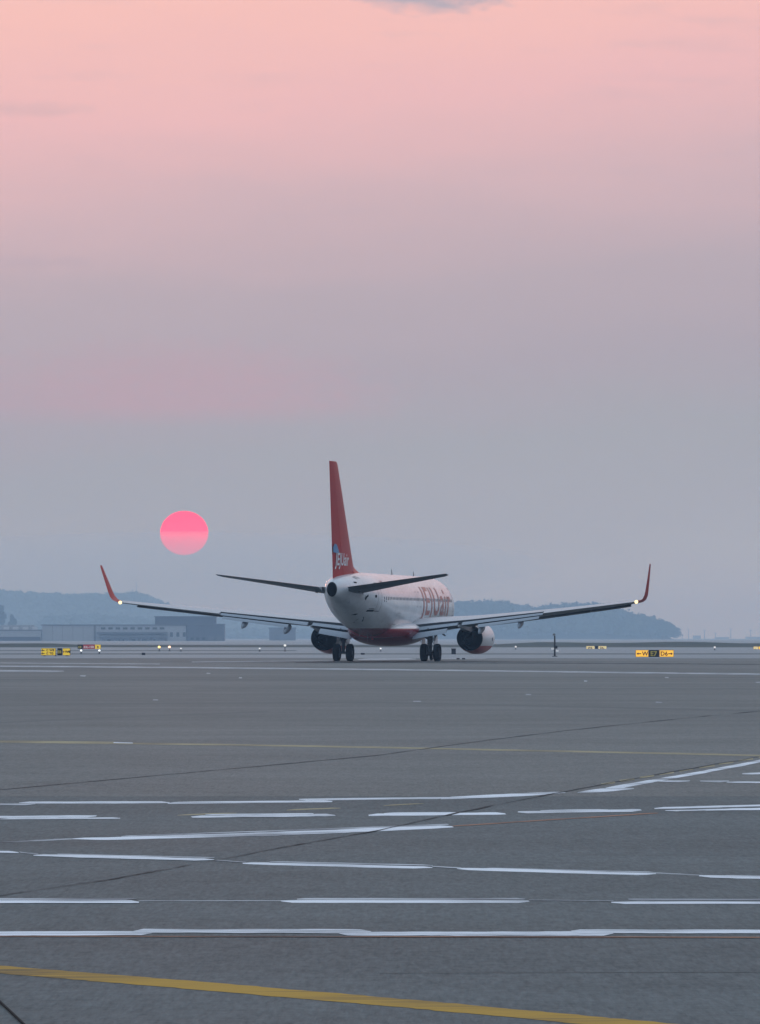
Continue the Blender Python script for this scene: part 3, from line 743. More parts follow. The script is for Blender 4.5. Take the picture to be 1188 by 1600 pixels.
# vents, drains and probes on the tail cone
def vent(xn, z, w, h, tilt=0.0):
    m = MB()
    def P2(x, zz):
        hh = (F_TOP(x)-F_BOT(x))/2; zc = (F_TOP(x)+F_BOT(x))/2
        return fus(x, math.asin(max(-1, min(1, (zz-zc)/hh))), 0.014)
    ca, sa = math.cos(tilt), math.sin(tilt); pts = []
    for a, b in ((-w/2, -h/2), (w/2, -h/2), (w/2, h/2), (-w/2, h/2)):
        pts.append(P2(xn + a*ca - b*sa, z + a*sa + b*ca))
    m.add(pts, [(0,1,2,3)]); m.build('vent', M_DARKCAV, body, smooth=False)
vent(34.0, 4.12, 0.9, 0.16, 0.5); vent(33.6, 4.05, 0.5, 0.14, -0.4); vent(31.9, 4.1, 0.35, 0.16); vent(32.0, 3.2, 1.0, 0.10); vent(32.0, 3.32, 0.8, 0.04); vent(31.5, 2.62, 0.8, 0.16, 0.35); vent(33.0, 2.98, 0.22, 0.08)
vent(34.0, 5.25, 0.5, 0.05, 0.3); vent(34.5, 5.2, 0.4, 0.05, 0.3); vent(35.2, 4.92, 0.5, 0.08)
m = MB(); m.tube(fus(35.6, -0.9, -0.02), fus(35.6, -0.9, 0.10), 0.16, 0.05, 12); m.build('drain_fairing', M_WINGP, body)
def blade(xn, lat, z0, hgt, ch, sweep):
    m = MB(); s = math.copysign(1, hgt)
    r0 = [PL(xn, lat-.02, z0), PL(xn+ch*.5, lat-.03, z0), PL(xn+ch, lat, z0), PL(xn+ch*.5, lat+.03, z0)]
    r1 = [PL(xn+sweep, lat-.01, z0+hgt), PL(xn+sweep+ch*.3, lat-.015, z0+hgt), PL(xn+sweep+ch*.6, lat, z0+hgt), PL(xn+sweep+ch*.3, lat+.015, z0+hgt)]
    m.loft([r0, r1]); m.build('antenna', M_DARKMET, body, smooth=False)
blade(29.0, 0.1, 2.05, -0.42, 0.32, 0.45); blade(26.6, 0.1, 1.70, -0.42, 0.25, 0.10); blade(10.5, 0.0, 1.62, -0.45, 0.35, 0.2); blade(8.6, 0.3, 1.64, -0.42, 0.3, 0.15); blade(17.5, 0.0, 5.6, 0.36, 0.4, 0.25); blade(9.5, 0.0, 5.6, 0.32, 0.4, 0.2)
m = MB(); m.lathe(PL(24.6, 0, 1.62), (0, 0, -1), [(0, .12), (.12, .11), (.2, .06), (.22, 0.005)], 12); m.build('beacon', M_RED, body)

# --- wings
def naca(n=14, t=0.11, c0=0.0, c1=1.0, camber=0.012):
    """closed section between chord fractions c0 and c1: upper surface back to front, then lower"""
    f = lambda x: 5*t*(0.2969*math.sqrt(max(x, 0)) - 0.126*x - 0.3516*x*x + 0.2843*x**3 - 0.1015*x**4)
    cm = lambda x: camber*4*x*(1-x)
    us = [c0 + (c1-c0)*(0.5*(1+math.cos(math.pi*i/n))) for i in range(n+1)]
    up = [(x, cm(x)+f(x)) for x in us]; lo = [(x, cm(x)-f(x)) for x in reversed(us)]
    return up + (lo[1:] if c0 == 0 else lo)
# lateral, leading edge, chord, trailing edge height, thickness, incidence (deg)
WS = [(1.2, 12.9, 8.3, 1.98, 0.135, 2.2), (1.9, 13.5, 7.7, 2.02, 0.135, 2.2), (3.4, 14.4, 6.75, 2.22, 0.13, 2.0), (4.9, 15.25, 5.8, 2.40, 0.125, 1.8), (5.8, 15.72, 5.35, 2.51, 0.12, 1.6), (8.0, 16.9, 4.68, 2.77, 0.115, 1.2),
      (10.6, 18.3, 3.85, 3.07, 0.11, 0.8), (13.2, 19.68, 3.05, 3.38, 0.105, 0.4), (15.6, 20.95, 2.3, 3.66, 0.10, 0.1), (16.9, 21.65, 1.85, 3.82, 0.10, 0.0)]
def wsec(lat):
    L = [w[0] for w in WS]; return [float(np.interp(lat, L, [w[k] for w in WS])) for k in range(1, 6)]
def wpt(lat, cx, cz, side):
    le, ch, zte, t, inc = wsec(lat)
    a = R(inc); dxc = (1 - cx)*ch
    return PL(le + ch - dxc*math.cos(a) + cz*ch*math.sin(a)*0, side*lat, zte + dxc*math.sin(a) + cz*ch)
def wing_span(lats, c0, c1, side, m, t_scale=1.0):
    rings = []
    for la in lats:
        t = wsec(la)[3]*t_scale
        rings.append([wpt(la, x, z, side) for x, z in naca(14, t, c0, c1)])
    m.loft(rings)
def ctrl(name, l0, l1, c0, c1, drop, ang, side, mat, n=5, back=0.0, th=None):
    """flap-like surface between chord fractions, drooped about its front edge"""
    rings = []
    for k in range(n):
        la = l0 + (l1-l0)*k/(n-1); le, ch, zte, t, inc = wsec(la)
        cl = (c1-c0)*ch; hinge = wpt(la, c0, 0.0, side) + Vector((0, -back*ch, -drop*ch)); a = R(ang)
        tt = th if th else 0.16
        r = []
        for x, z in naca(8, tt, 0.0, 1.0, 0.02):
            X = x*cl; Z = z*cl
            r.append(hinge + Vector((0, -(X*math.cos(a) + Z*math.sin(a)), -X*math.sin(a) + Z*math.cos(a))))
        rings.append(r)
    m = MB(); m.loft(rings); return m.build(name, mat, wing)
def shade_faces(o):
    """grey upper side; underside and cove shade put into darker face colours"""
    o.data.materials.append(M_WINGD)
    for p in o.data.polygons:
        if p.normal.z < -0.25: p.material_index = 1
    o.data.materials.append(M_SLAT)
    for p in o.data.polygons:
        if p.normal.y < -0.93: p.material_index = 2      # shade of the flap cove painted on the rear faces
for side in (1, -1):
    m = MB()
    wing_span([1.2, 1.9, 2.6, 3.4, 4.9, 5.8, 8.0, 10.55], 0.0, 0.80, side, m)
    wing_span([10.56, 12, 13.2, 15.6, 16.8], 0.0, 0.985, side, m)
    wing = m.build('wing', M_WINGP, plane, angle=40); shade_faces(wing)
    # flaps: front and rear segment, inboard and outboard of the engine
    ctrl('flap', 2.0, 4.75, 0.795, 0.90, -0.008, 14, side, M_FLAP, 4, 0.0, 0.2)
    ctrl('flap', 5.05, 10.5, 0.795, 0.92, -0.007, 14, side, M_FLAP, 6, 0.0, 0.18)
    ctrl('rear_flap', 2.0, 4.15, 0.90, 1.03, 0.036, 22, side, M_FLAP, 4, 0.01, 0.14)
    ctrl('rear_flap', 6.2, 10.3, 0.915, 1.02, 0.038, 22, side, M_FLAP, 6, 0.01, 0.14)
    ctrl('flap_gap_shade', 2.0, 4.15, 0.892, 0.906, 0.020, 70, side, M_DARKCAV, 4, 0.012, 0.5)  # added dark strip: shade of the gap between the flap segments
    ctrl('flap_gap_shade', 6.2, 10.3, 0.907, 0.921, 0.022, 70, side, M_DARKCAV, 6, 0.012, 0.5)
    # slats drooped under the leading edge
    for l0, l1 in ((5.9, 8.3), (8.35, 10.8), (10.85, 13.3), (13.35, 16.1)):
        rings = []
        for k in range(4):
            la = l0 + (l1-l0)*k/3; le, ch, zte, t, inc = wsec(la)
            base = wpt(la, 0.0, 0.0, side)
            sec = [(0.10, 0.02), (0.02, 0.035), (-0.055, 0.0), (-0.085, -0.05), (-0.07, -0.088), (-0.03, -0.098), (0.06, -0.085), (0.10, -0.07), (0.10, -0.055), (0.0, -0.06), (-0.03, -0.03), (0.03, 0.0)]
            sc = 0.55*ch + 1.35
            rings.append([base + Vector((0, -x*sc, z*sc*0.95)) for x, z in sec])
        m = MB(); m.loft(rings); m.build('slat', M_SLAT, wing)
    # winglet
    WL = [(16.78, 21.6, 1.86, 3.81, 0), (17.0, 21.9, 1.72, 3.86, 18), (17.18, 22.17, 1.6, 3.97, 42), (17.31, 22.45, 1.45, 4.18, 66), (17.39, 22.7, 1.3, 4.44, 76), (17.55, 23.3, 1.0, 5.16, 78), (17.74, 24.1, 0.62, 6.06, 79), (17.76, 24.25, 0.45, 6.17, 79)]
    rings = []
    for la, le, ch, z, ang in WL:
        a = R(ang); r = []
        for x, tz in naca(10, 0.09, 0.0, 1.0, 0.0):
            r.append(PL(le + x*ch, side*(la - tz*ch*math.sin(a)), z + tz*ch*math.cos(a)))
        rings.append(r)
    m = MB(); m.loft(rings); m.build('winglet', M_RED, wing, angle=60)
    # tip lamp
    m = MB(); m.lathe(PL(23.42, side*16.74, 3.79), (0, -1, 0), [(-.1, .03), (-.06, .09), (0, .115), (.08, .1), (.14, .03)], 14, caps=True)
    m.build('navigation_light', emit('lamp_white', (1.0, 0.80, 0.42), 2.0), wing)
    # flap-track fairings
    for la, ln, s_ in ((6.35, 2.3, 1.0), (9.0, 2.0, 0.9)):
        le, ch, zte, t, inc = wsec(la); b0 = wpt(la, 0.62, -0.045, side); rings = []
        for k in range(13):
            u = k/12; rr = max(0.02, math.sin(math.pi*min(1, u*0.93+0.04))**0.7)
            cz = -0.16 - 0.30*u**2 - 0.1*u
            rings.append([b0 + Vector((0.17*s_*rr*math.cos(q), -u*ln - ch*0.02, cz + 0.28*s_*rr*math.sin(q))) for q in [2*math.pi*i/12 for i in range(12)]])
        m = MB(); m.loft(rings); m.build('flap_track_fairing', M_FLAP, wing)
    # engine
    eng_c = lambda xn: PL(xn, side*4.83, 1.50)
    ez = lambda r, a, fl: (r*math.cos(a), r*math.sin(a)*(0.94 if math.sin(a) < 0 and fl else 1.0))
    prof = [(12.1, 0.84), (12.02, 0.90), (12.06, 0.97), (12.3, 1.04), (12.9, 1.09), (13.7, 1.09), (14.6, 1.04), (15.4, 0.95), (16.05, 0.86)]
    mk = lambda pr, fl=True: [[PL(x, side*4.83 + ez(r, a, fl)[0], 1.50 + ez(r, a, fl)[1] - 0.02) for a in [2*math.pi*i/40 for i in range(40)]] for x, r in pr]
    m = MB(); m.loft(mk(prof), caps=False)
    me_, n_, l_, b_ = mat_new('cowl_paint')
    t_ = n_.new('ShaderNodeTexCoord'); s_ = n_.new('ShaderNodeSeparateXYZ'); l_.new(t_.outputs['Object'], s_.inputs[0])
    l_.new(nmix(n_, l_, nmath(n_, l_, 'MULTIPLY', nmath(n_, l_, 'SUBTRACT', 1.0, s_.outputs[2]), 50, clamp=True), (0.76, 0.77, 0.78), (0.48, 0.03, 0.03)), b_.inputs['Base Color']); b_.inputs['Roughness'].default_value = 0.3
    engine = m.build('engine', me_, plane, angle=60)
    m = MB(); m.loft(mk([(16.05, 0.859), (16.05, 0.835), (15.0, 0.80), (13.9, 0.82)]), caps=False); m.build('fan_duct', M_DARKCAV, engine)
    m = MB(); m.loft(mk([(12.1, 0.84), (12.6, 0.80), (13.2, 0.80)]), caps=False); m.build('intake', M_ALU, engine)
    m = MB(); m.loft(mk([(13.22, 0.80), (13.22, 0.3), (12.9, 0.05)]), caps=False); m.build('fan', M_HOT, engine)
    m = MB(); m.loft(mk([(13.9, 0.82), (14.0, 0.62), (15.2, 0.60), (16.3, 0.52), (17.0, 0.43), (17.0, 0.40), (16.4, 0.38)], False), caps=False); m.build('core_cowl', M_HOT, engine)
    m = MB(); m.loft(mk([(16.4, 0.375), (16.5, 0.26), (17.2, 0.17), (17.6, 0.03)], False), caps=False); m.build('exhaust_cone', M_HOT, engine)
    m = MB(); m.lathe(PL(13.6, side*(4.83+1.10), 1.42), (side, 0, 0), [(0, .12), (.012, .12), (.013, .002)], 12); m.build('cowl_mark', M_NAVY, engine)
    # pylon
    rings = []
    for x, hw_, z0, z1 in ((13.2, 0.05, 2.45, 2.62), (14.2, 0.19, 2.2, 2.72), (15.4, 0.22, 1.9, 2.68), (16.6, 0.22, 1.86, 2.60), (17.8, 0.20, 2.0, 2.52), (19.2, 0.13, 2.14, 2.42), (20.4, 0.05, 2.22, 2.32)):
        rings.append([PL(x, side*4.83-hw_, z0), PL(x, side*4.83+hw_, z0), PL(x, side*4.83+hw_*0.8, z1), PL(x, side*4.83-hw_*0.8, z1)])
    m = MB(); m.loft(rings); m.build('pylon', M_WINGP, engine)
    # main gear
    gx = 2.86*side
    m = MB()
    m.tube((gx, 0, 0.57), (gx, 0.02, 1.25), 0.10); m.tube((gx, 0.02, 1.2), (gx*0.99, 0.1, 2.35), 0.15)
    m.tube((gx-0.56, 0, 0.57), (gx+0.56, 0, 0.57), 0.075)
    m.tube((gx, 0, 1.35), (side*1.75, 0.15, 2.0), 0.065); m.tube((gx, -0.05, 1.55), (gx, -0.95, 2.1), 0.05)
    m.tube((gx, -0.12, 0.75), (gx, -0.30, 1.0), 0.035); m.tube((gx, -0.30, 1.0), (gx, -0.14, 1.3), 0.035)
    m.tube((gx+side*0.05, 0, 1.25), (gx+side*0.55, 0.1, 1.95), 0.05)
    gear = m.build('main_landing_gear', M_GEARP, plane)
    tp = [(-0.19, 0.30), (-0.205, 0.40), (-0.205, 0.47), (-0.175, 0.535), (-0.11, 0.562), (-0.085, 0.565), (-0.08, 0.556), (-0.06, 0.556), (-0.055, 0.567), (0.055, 0.567), (0.06, 0.556), (0.08, 0.556), (0.085, 0.565), (0.11, 0.562), (0.175, 0.535), (0.205, 0.47), (0.205, 0.40), (0.19, 0.30)]
    for o_ in (-0.43, 0.43):
        m = MB(); m.lathe((gx+o_, 0, 0.567), (1, 0, 0), tp, 36); m.build('tyre', M_BLACK, gear)
        m = MB(); m.lathe((gx+o_, 0, 0.567), (1, 0, 0), [(-0.15, 0.01), (-0.15, 0.12), (-0.08, 0.20), (-0.19, 0.30), (0.19, 0.30), (0.08, 0.20), (0.15, 0.12), (0.15, 0.01)], 24); m.build('rim', M_GEARP, gear)
    m = MB(); m.box((gx+side*0.32, 0.05, 1.72), (0.05, 0.75, 0.85), Matrix.Rotation(side*R(18), 3, 'Y')); m.build('gear_door', M_WINGP, gear, smooth=False)
    m = MB(); m.box((gx+side*0.75, 0.0, 1.80), (0.5, 0.5, 0.045), Matrix.Rotation(side*R(38), 3, 'Y')); m.build('gear_door', M_GEARP, gear, smooth=False)
    m = MB(); m.lathe((gx - side*0.2, -0.1, 1.22), (0, -1, 0), [(0, .05), (.03, .05), (.035, .002)], 10); m.lathe((gx + side*0.22, -0.1, 1.18), (0, -1, 0), [(0, .05), (.03, .05), (.035, .002)], 10); m.build('white_disc', M_LWHITE, gear)  # two small white discs on each gear leg
    # stabiliser, set nose down
    SS = [(0.30, 33.5, 4.2, 4.55, 0.10), (0.9, 33.85, 3.9, 4.62, 0.10), (4.0, 35.65, 2.55, 5.02, 0.095), (6.9, 37.3, 1.35, 5.38, 0.09), (7.15, 37.6, 1.0, 5.41, 0.07)]
    def srings(c0, c1):
        out = []
        for la, le, ch, zte, t in SS:
            r = []
            for x, z in naca(10, t, c0, c1, -0.005):
                a = R(-4.0); q = (1-x)*ch
                r.append(PL(le + ch - q*math.cos(a), side*la, zte + q*math.sin(a) + z*ch))
            out.append(r)
        return out
    m = MB(); m.loft(srings(0.0, 0.70)); stab = m.build('stabiliser', M_WINGP, plane, angle=40); shade_faces(stab)
    m = MB(); m.loft(srings(0.708, 1.0)[1:]); el_ = m.build('elevator', M_WINGP, stab, angle=40); shade_faces(el_)
    m = MB(); m.box(PL(36.0, side*1.35, 4.45), (0.06, 0.6, 0.35)); m.build('hinge_fairing', M_WINGD, stab, smooth=False)

# --- fin
FS = [(5.05, 30.6, 37.35, 0.085), (5.7, 31.35, 37.45, 0.085), (6.5, 32.05, 37.6, 0.088), (8.5, 33.6, 38.0, 0.09), (10.5, 35.15, 38.42, 0.09), (12.1, 36.42, 38.76, 0.09), (12.3, 36.65, 38.8, 0.06)]
def frings(c0, c1):
    out = []
    for z, le, te, t in FS:
        ch = te - le
        out.append([PL(le + x*ch, y*ch, z) for x, y in naca(12, t, c0, c1, 0.0)])
    return out
m = MB(); m.loft(frings(0.0, 0.665)); fin = m.build('fin', M_RED, plane, angle=50)
rud = []
for (z, le, te, t), rr in zip(FS, frings(0.672, 1.0)):
    hy = XG - (le + 0.672*(te-le)); rud.append([Vector((p_.x + math.tan(R(2.2))*(p_.y - hy), p_.y, p_.z)) for p_ in rr])   # rudder a few degrees off centre
m = MB(); m.loft(rud); m.build('rudder', M_RED, fin, angle=50)
# dorsal fillet
m = MB(); rings = []
for k in range(8):
    u = k/7; x = 28.2 + 4.4*u; hh = 0.02 + 0.95*u**1.9; w_ = 0.05 + 0.2*u
    zb = F_TOP(x) - 0.06
    rings.append([PL(x, -w_-0.08, zb), PL(x, -w_*0.7, zb+hh*0.5), PL(x, 0, zb+hh), PL(x, w_*0.7, zb+hh*0.5), PL(x, w_+0.08, zb)])
m.loft(rings); m.build('dorsal_fillet', M_RED, fin)
def finside(xn, z, side, off=0.012):
    i = [q[0] for q in FS]; le = float(np.interp(z, i, [q[1] for q in FS])); te = float(np.interp(z, i, [q[2] for q in FS])); t = float(np.interp(z, i, [q[3] for q in FS]))
    x = min(1, max(0, (xn-le)/(te-le))); f = 5*t*(0.2969*math.sqrt(x) - 0.126*x - 0.3516*x*x + 0.2843*x**3 - 0.1015*x**4)
    return PL(xn, side*(f*(te-le) + off), z)
for side in (1, -1):
    lettering('fin_lettering', 'JEJUair', 1.06, lambda u, v, s=side: finside(37.15 - u if s > 0 else 32.95 + u, 5.98 + v, s), M_LWHITE, fin, 0.18, 0.02, 1.0, 0.2)
    m = MB()
    lo = [(37.65, 6.75), (37.2, 6.72), (36.75, 6.70), (36.4, 6.72)]; hi = [(37.72, 7.05), (37.4, 7.28), (36.95, 7.22), (36.5, 6.86)]
    m.loft([[finside(x, z, side) for x, z in lo], [finside(x, z, side) for x, z in hi]], caps=False, closed=False); m.build('fin_emblem', M_BLUE, fin, smooth=False)
# --- nose gear
m = MB(); m.tube(PL(4.0, 0, 0.35), PL(4.05, 0, 2.0), 0.08); m.tube(PL(4.0, -0.3, 0.345), PL(4.0, 0.3, 0.345), 0.05); m.tube(PL(4.0, 0, 0.9), PL(3.0, 0, 1.9), 0.05)
gear = m.build('nose_landing_gear', M_GEARP, plane)
for o_ in (-0.2, 0.2):
    m = MB(); m.lathe(PL(4.0, o_, 0.345), (1, 0, 0), [(-.09, .18), (-.1, .27), (-.07, .335), (0, .345), (.07, .335), (.1, .27), (.09, .18)], 28); m.build('tyre', M_BLACK, gear)
    m = MB(); m.lathe(PL(4.0, o_, 0.345), (1, 0, 0), [(-.04, .01), (-.05, .1), (-.09, .18), (.09, .18), (.05, .1), (.04, .01)], 20); m.build('rim', M_GEARP, gear)
for s_ in (-1, 1):
    m = MB(); m.box(PL(3.6, s_*0.42, 1.35), (0.04, 1.3, 0.55)); m.build('gear_door', M_WINGP, gear, smooth=False)

# ------------------------------------------------------------------ airfield signs, lights, posts
def panel_mat(name, col, e):
    m, n, l, b = mat_new(name); b.inputs['Base Color'].default_value = col + (1,); b.inputs['Roughness'].default_value = 0.4
    b.inputs['Emission Color'].default_value = col + (1,); b.inputs['Emission Strength'].default_value = e; return m
M_PY = panel_mat('lit_yellow_panel', (0.90, 0.60, 0.03), 0.45)
M_PA = panel_mat('lit_amber_panel', (1.0, 0.52, 0.05), 0.8)
M_PK = panel_mat('black_panel', (0.012, 0.012, 0.014), 0.0)
M_PR = panel_mat('lit_red_panel', (0.42, 0.03, 0.04), 0.25)
M_PW = panel_mat('lit_cream_panel', (0.80, 0.62, 0.30), 0.6)
M_LB = simple('black_lettering', (0.015, 0.012, 0.01), 0.5)
def sign(name, label, D, px0, px1, py0, panels, h, cat='sign', back=M_DARKMET):
    """panels: (fraction from, to, panel material, [(text, material, size, u, v)])"""
    a = ap(px0, py0, D); b = ap(px1, py0, D); W = b.x - a.x; zt_ = a.z
    t = empty(name, ((a.x+b.x)/2, D, 0), 0, label, cat)
    zb = zt_ - h
    for k in range(3):
        x = -W/2 + W*(0.12 + 0.38*k)
        m = MB(); m.tube((x, 0.1, -0.02), (x, 0.1, zb + 0.02), 0.05, n=8); m.box((x, 0.1, 0.015), (0.26, 0.26, 0.03)); m.build('leg', M_DARKMET, t)
    for f0, f1, mt, txt in panels:
        x0, x1 = -W/2 + W*f0, -W/2 + W*f1
        m = MB(); m.box(((x0+x1)/2, 0.13, (zb+zt_)/2), (x1-x0-0.03, 0.22, h)); cs = m.build('casing', back, t, smooth=False)
        m = MB(); m.box(((x0+x1)/2, 0.01, (zb+zt_)/2), (x1-x0-0.07, 0.014, h-0.05)); fc = m.build('panel', mt, t, smooth=False)
        for s, lm, sz, u, v in txt:
            xx = x0 + (x1-x0)*u; zz = zb + h*v
            lettering('lettering', s, sz, lambda p, q, xx=xx, zz=zz: Vector((xx + p, -0.004, zz + q)), lm, fc, 0, 0.012, 1.0, 5)
    return t
M_LY = simple('yellow_lettering', (0.8, 0.6, 0.1), 0.5)
M_LW = panel_mat('white_sign_lettering', (0.85, 0.83, 0.8), 0.2)
def arrow(t, panel_x, z, ln, dirx, mat=None):
    m = MB(); s = dirx; w = 0.035
    m.add([(panel_x - s*ln/2, -0.004, z-w), (panel_x + s*ln*0.1, -0.004, z-w), (panel_x + s*ln*0.1, -0.004, z+w), (panel_x - s*ln/2, -0.004, z+w)], [(0,1,2,3)])
    m.add([(panel_x + s*ln*0.1, -0.004, z-0.12), (panel_x + s*ln/2, -0.004, z), (panel_x + s*ln*0.1, -0.004, z+0.12)], [(0,1,2)])
    m.build('arrow', mat or M_LB, t, smooth=False)
# right: amber, black, amber
s1 = sign('guidance_sign', 'glowing amber and black taxiway sign reading E7, under the right winglet', 410, 993, 1053, 1015.5,
     [(0, .345, M_PA, [('W6', M_LB, 0.46, 0.5, 0.2)]), (.345, .62, M_PK, [('E7', M_LY, 0.52, 0.14, 0.16)]), (.62, 1.0, M_PA, [('D6', M_LB, 0.46, 0.08, 0.2)])], 0.56)
W1 = 60/FPX*410; zc1 = ap(0, 1015.5, 410).z - 0.3
arrow(s1, -W1/2 + 0.27, zc1, 0.36, -1); arrow(s1, W1/2 - 0.27, zc1, 0.36, 1)
# left: yellow with two lines, black, yellow
s2 = sign('guidance_sign', 'yellow and black taxiway sign standing at the left edge of the apron', 430, 64.5, 110.5, 1012.8,
     [(0, .50, M_PY, [('C WB', M_LB, 0.25, 0.36, 0.58), ('C TG', M_LB, 0.25, 0.36, 0.14)]), (.55, .72, M_PK, [('E8', M_LY, 0.3, 0.08, 0.32)]), (.73, 1.0, M_PY, [('W8', M_LB, 0.3, 0.3, 0.34)])], 0.60)
W2 = 46/FPX*430; zc2 = ap(0, 1012.8, 430).z - 0.3
arrow(s2, -W2*0.43, zc2 + 0.12, 0.26, -1); arrow(s2, -W2*0.43, zc2 - 0.14, 0.26, -1); arrow(s2, W2*0.27, zc2, 0.16, -1); arrow(s2, W2*0.45, zc2, 0.16, 1)
# far left: black, red, yellow
sign('guidance_sign', 'small far sign with black, red and yellow panels, left of the aircraft', 700, 121.5, 158, 1007.0,
     [(0, .23, M_PK, [('E8', M_LY, 0.42, 0.12, 0.2)]), (.23, .74, M_PR, [('33L-15R', M_LW, 0.40, 0.06, 0.22)]), (.74, 1.0, M_PY, [('B', M_LB, 0.42, 0.35, 0.2)])], 0.62)
# far right
sign('guidance_sign', 'small far cream sign in two halves behind the marker post', 720, 916, 948, 1009.2,
     [(0, .42, M_PW, [('W6', M_LB, 0.4, 0.2, 0.2)]), (.43, .58, M_PK, []), (.59, 1.0, M_PW, [('D6', M_LB, 0.4, 0.2, 0.2)])], 0.50)
sign('guidance_sign', 'far white and amber sign cut by the right edge of the picture', 700, 1177, 1206, 1010.0,
     [(0, .28, M_PW, []), (.28, 1.0, M_PA, [('E7', M_LB, 0.4, 0.2, 0.2)])], 0.5)
# left-edge windsock-like marker
def edge_light(px, py, label, colr=(1, 1, 1), e=0.0, hh=0.36, nm='edge_light', lens=0.10, grp='taxiway edge lights'):
    p = gp(px, py)
    k = max(1.0, p.y/520.0)
    t = empty(nm, p, 0, label, 'light', grp)
    m = MB(); m.lathe((0,0,0), (0,0,1), [(0, .15), (.03, .14), (.05, .05), (hh*0.55, .045), (hh*0.6, .09), (hh*0.7, .09)], 12, caps=True); m.build('stem', M_DARKMET, t)
    m = MB(); m.lathe((0,0,hh*0.7), (0,0,1), [(0, lens*0.35), (lens*0.25, lens*0.8), (lens*0.85, lens), (lens*1.4, lens*0.75), (lens*1.7, lens*0.15)], 12, caps=True)
    m.build('lens', emit('lens_glow', colr, e) if e else M_LW, t)
    return t
edge_light(127, 1022.0, 'white edge light right of the yellow sign', (0.9, 0.97, 1.0), 1.8, lens=0.10)
edge_light(155.5, 1022.0, 'white edge light below the far red sign\'s yellow end', (0.9, 0.97, 1.0), 1.8, lens=0.10)
edge_light(283, 1018.0, 'faint edge light right of the paired amber lights', (0.9, 0.95, 1.0), 0.9)
edge_light(406, 1018.0, 'faint edge light under the left flap fairing', (0.9, 0.95, 1.0), 1.0)
edge_light(445.5, 1018.0, 'tall pale marker left of the left engine', (0.95, 0.97, 0.95), 0.9, hh=0.8, lens=0.15)
edge_light(595, 1018.0, 'white edge light seen under the aircraft belly', (0.95, 0.97, 1.0), 1.2)
edge_light(1117, 1016.0, 'faint edge light right of the amber sign', (0.95, 0.95, 1.0), 0.8, lens=0.14)
edge_light(806, 1015.0, 'pale edge light between the right engine and the post', (0.95, 0.95, 1.0), 0.7, lens=0.14)
edge_light(249, 1017.5, 'left one of the paired runway guard lights', (1.0, 0.72, 0.25), 2.2, hh=0.5, nm='guard_light', lens=0.16, grp='paired runway guard lights')
edge_light(265, 1017.5, 'right one of the paired runway guard lights', (1.0, 0.66, 0.48), 2.0, hh=0.5, nm='guard_light', lens=0.16, grp='paired runway guard lights')
# dark low markers
def marker(px, py, w, h, label):
    p = gp(px, py); t = empty('ground_box', p, 0, label, 'box', 'small dark boxes on the field')
    m = MB(); m.box((0, 0, h*0.45), (w, w*0.8, h*0.9)); m.build('case', M_DARKMET, t, smooth=False)
    m = MB(); m.box((0, 0, h*0.95), (w*1.12, w*0.9, h*0.1)); m.build('lid', M_GEARP, t, smooth=False)
marker(224.5, 1023.5, 0.30, 0.20, 'small dark box left of the guard lights')
marker(709, 1022.5, 0.40, 0.55, 'dark cabinet between right landing gear and right engine')
marker(716, 1030.5, 0.22, 0.10, 'left of two tiny dark boxes under the right engine')
marker(724.5, 1030.5, 0.22, 0.10, 'right of two tiny dark boxes under the right engine')
marker(567, 1023.0, 0.35, 0.16, 'low dark box seen between the left wheels and belly')
# marker post right of the right engine
p = gp(867, 1026)
t = empty('marker_post', p, 0, 'dark upright post with a small head, right of the right engine', 'post')
H = 37/FPX*p.y
m = MB(); m.tube((0,0,0), (0,0,H*0.88), 0.075, 0.06, 10); m.box((0,0,0.03), (0.4,0.4,0.06)); m.build('pole', M_DARKMET, t)
m = MB(); m.lathe((-0.05,0,H*0.89), (0,0,1), [(0, .09), (.03, .11), (.12, .11), (.17, .05)], 10, caps=True); m.build('head', M_STEEL, t)
m = MB(); m.box((0.12, 0, H*0.40), (0.2, 0.14, 0.22)); m.build('junction_box', M_DARKMET, t, smooth=False)
m = MB(); m.box((-0.17, 0.02, H*0.335), (0.22, 0.1, 0.14)); m.box((0.2, 0.02, H*0.25), (0.22, 0.1, 0.14)); m.build('side_lamp', M_LW, t, smooth=False)
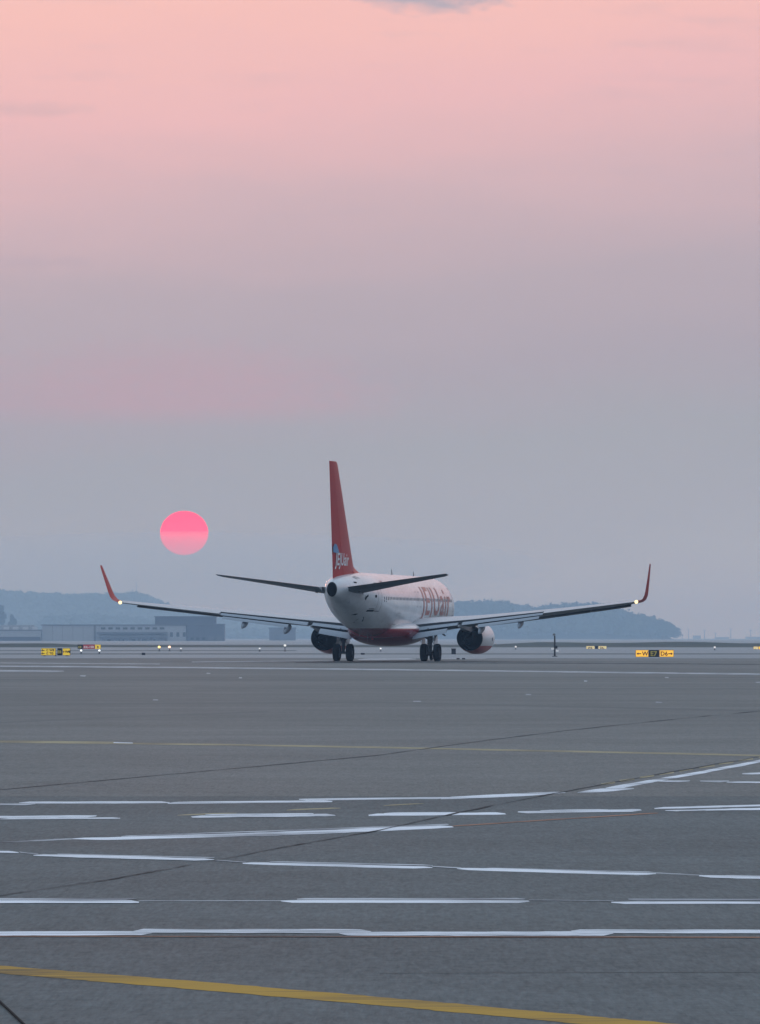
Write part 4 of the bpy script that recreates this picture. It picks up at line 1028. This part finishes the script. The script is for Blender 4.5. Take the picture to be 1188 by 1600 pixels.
# cable in the near left corner
cv = [gp(x, y) for x, y in ((-40, 1537), (-12, 1556), (0, 1567), (16, 1582), (36, 1601), (60, 1626))]
m = MB()
for a, b in zip(cv, cv[1:]): m.tube((a.x, a.y, 0.006), (b.x, b.y, 0.006), 0.005, n=8)
o = m.build('cable', M_BLACK, None); tag(o, 'thin black cable on the asphalt in the bottom left corner', 'cable')

# ------------------------------------------------------------------ sun disc, cloud bank, haze
SD = 20000.0
m = MB(); r_ = SD*math.tan(R(0.2645))
bm = bmesh.new(); bmesh.ops.create_icosphere(bm, subdivisions=5, radius=r_); me = bpy.data.meshes.new('sun'); bm.to_mesh(me); bm.free()
me.materials.append(emit('sun_glow', (1.0, 0.0, 0.06), 2.4))
sun_b = place('sun', me, None, sun_dir*SD + Vector((0, 0, CAMH))); sun_b.scale = (1, 1, 0.92)
tag(sun_b, 'pink setting sun low in the hazy sky above the left wing', 'sun')

def volume_mat(name, col, dens, aniso=0.0):
    m = bpy.data.materials.new(name); m.use_nodes = True; n = m.node_tree.nodes; l = m.node_tree.links; n.clear()
    v = n.new('ShaderNodeVolumePrincipled'); v.inputs['Color'].default_value = col + (1,); v.inputs['Density'].default_value = dens; v.inputs['Anisotropy'].default_value = aniso; v.inputs['Absorption Color'].default_value = (1, 1, 1, 1)
    o = n.new('ShaderNodeOutputMaterial'); l.new(v.outputs[0], o.inputs['Volume']); return m
CD = 14000.0
bm = bmesh.new(); bmesh.ops.create_uvsphere(bm, u_segments=48, v_segments=32, radius=1.0); me = bpy.data.meshes.new('cloud_bank'); bm.to_mesh(me); bm.free()
me.materials.append(volume_mat('thin_cloud', (0.95, 0.95, 0.97), 0.0016))
cb = place('cloud_bank', me, None, (math.sin(SUN_AZ)*CD, CD, CAMH + math.tan(R(0.78))*CD)); cb.scale = (1000, 400, math.tan(R(0.40))*CD)
tag(cb, 'thin band of cloud veiling the lower half of the sun', 'cloud', kind='stuff')

m = MB(); m.box((0, 7000, 45.5), (14600, 15400, 93.0))
hz = m.build('haze', volume_mat('haze_air', (0.50, 0.73, 1.0), 0.00024), None, smooth=False)
tag(hz, 'thin blue dusk haze over the airfield', 'haze', kind='stuff')
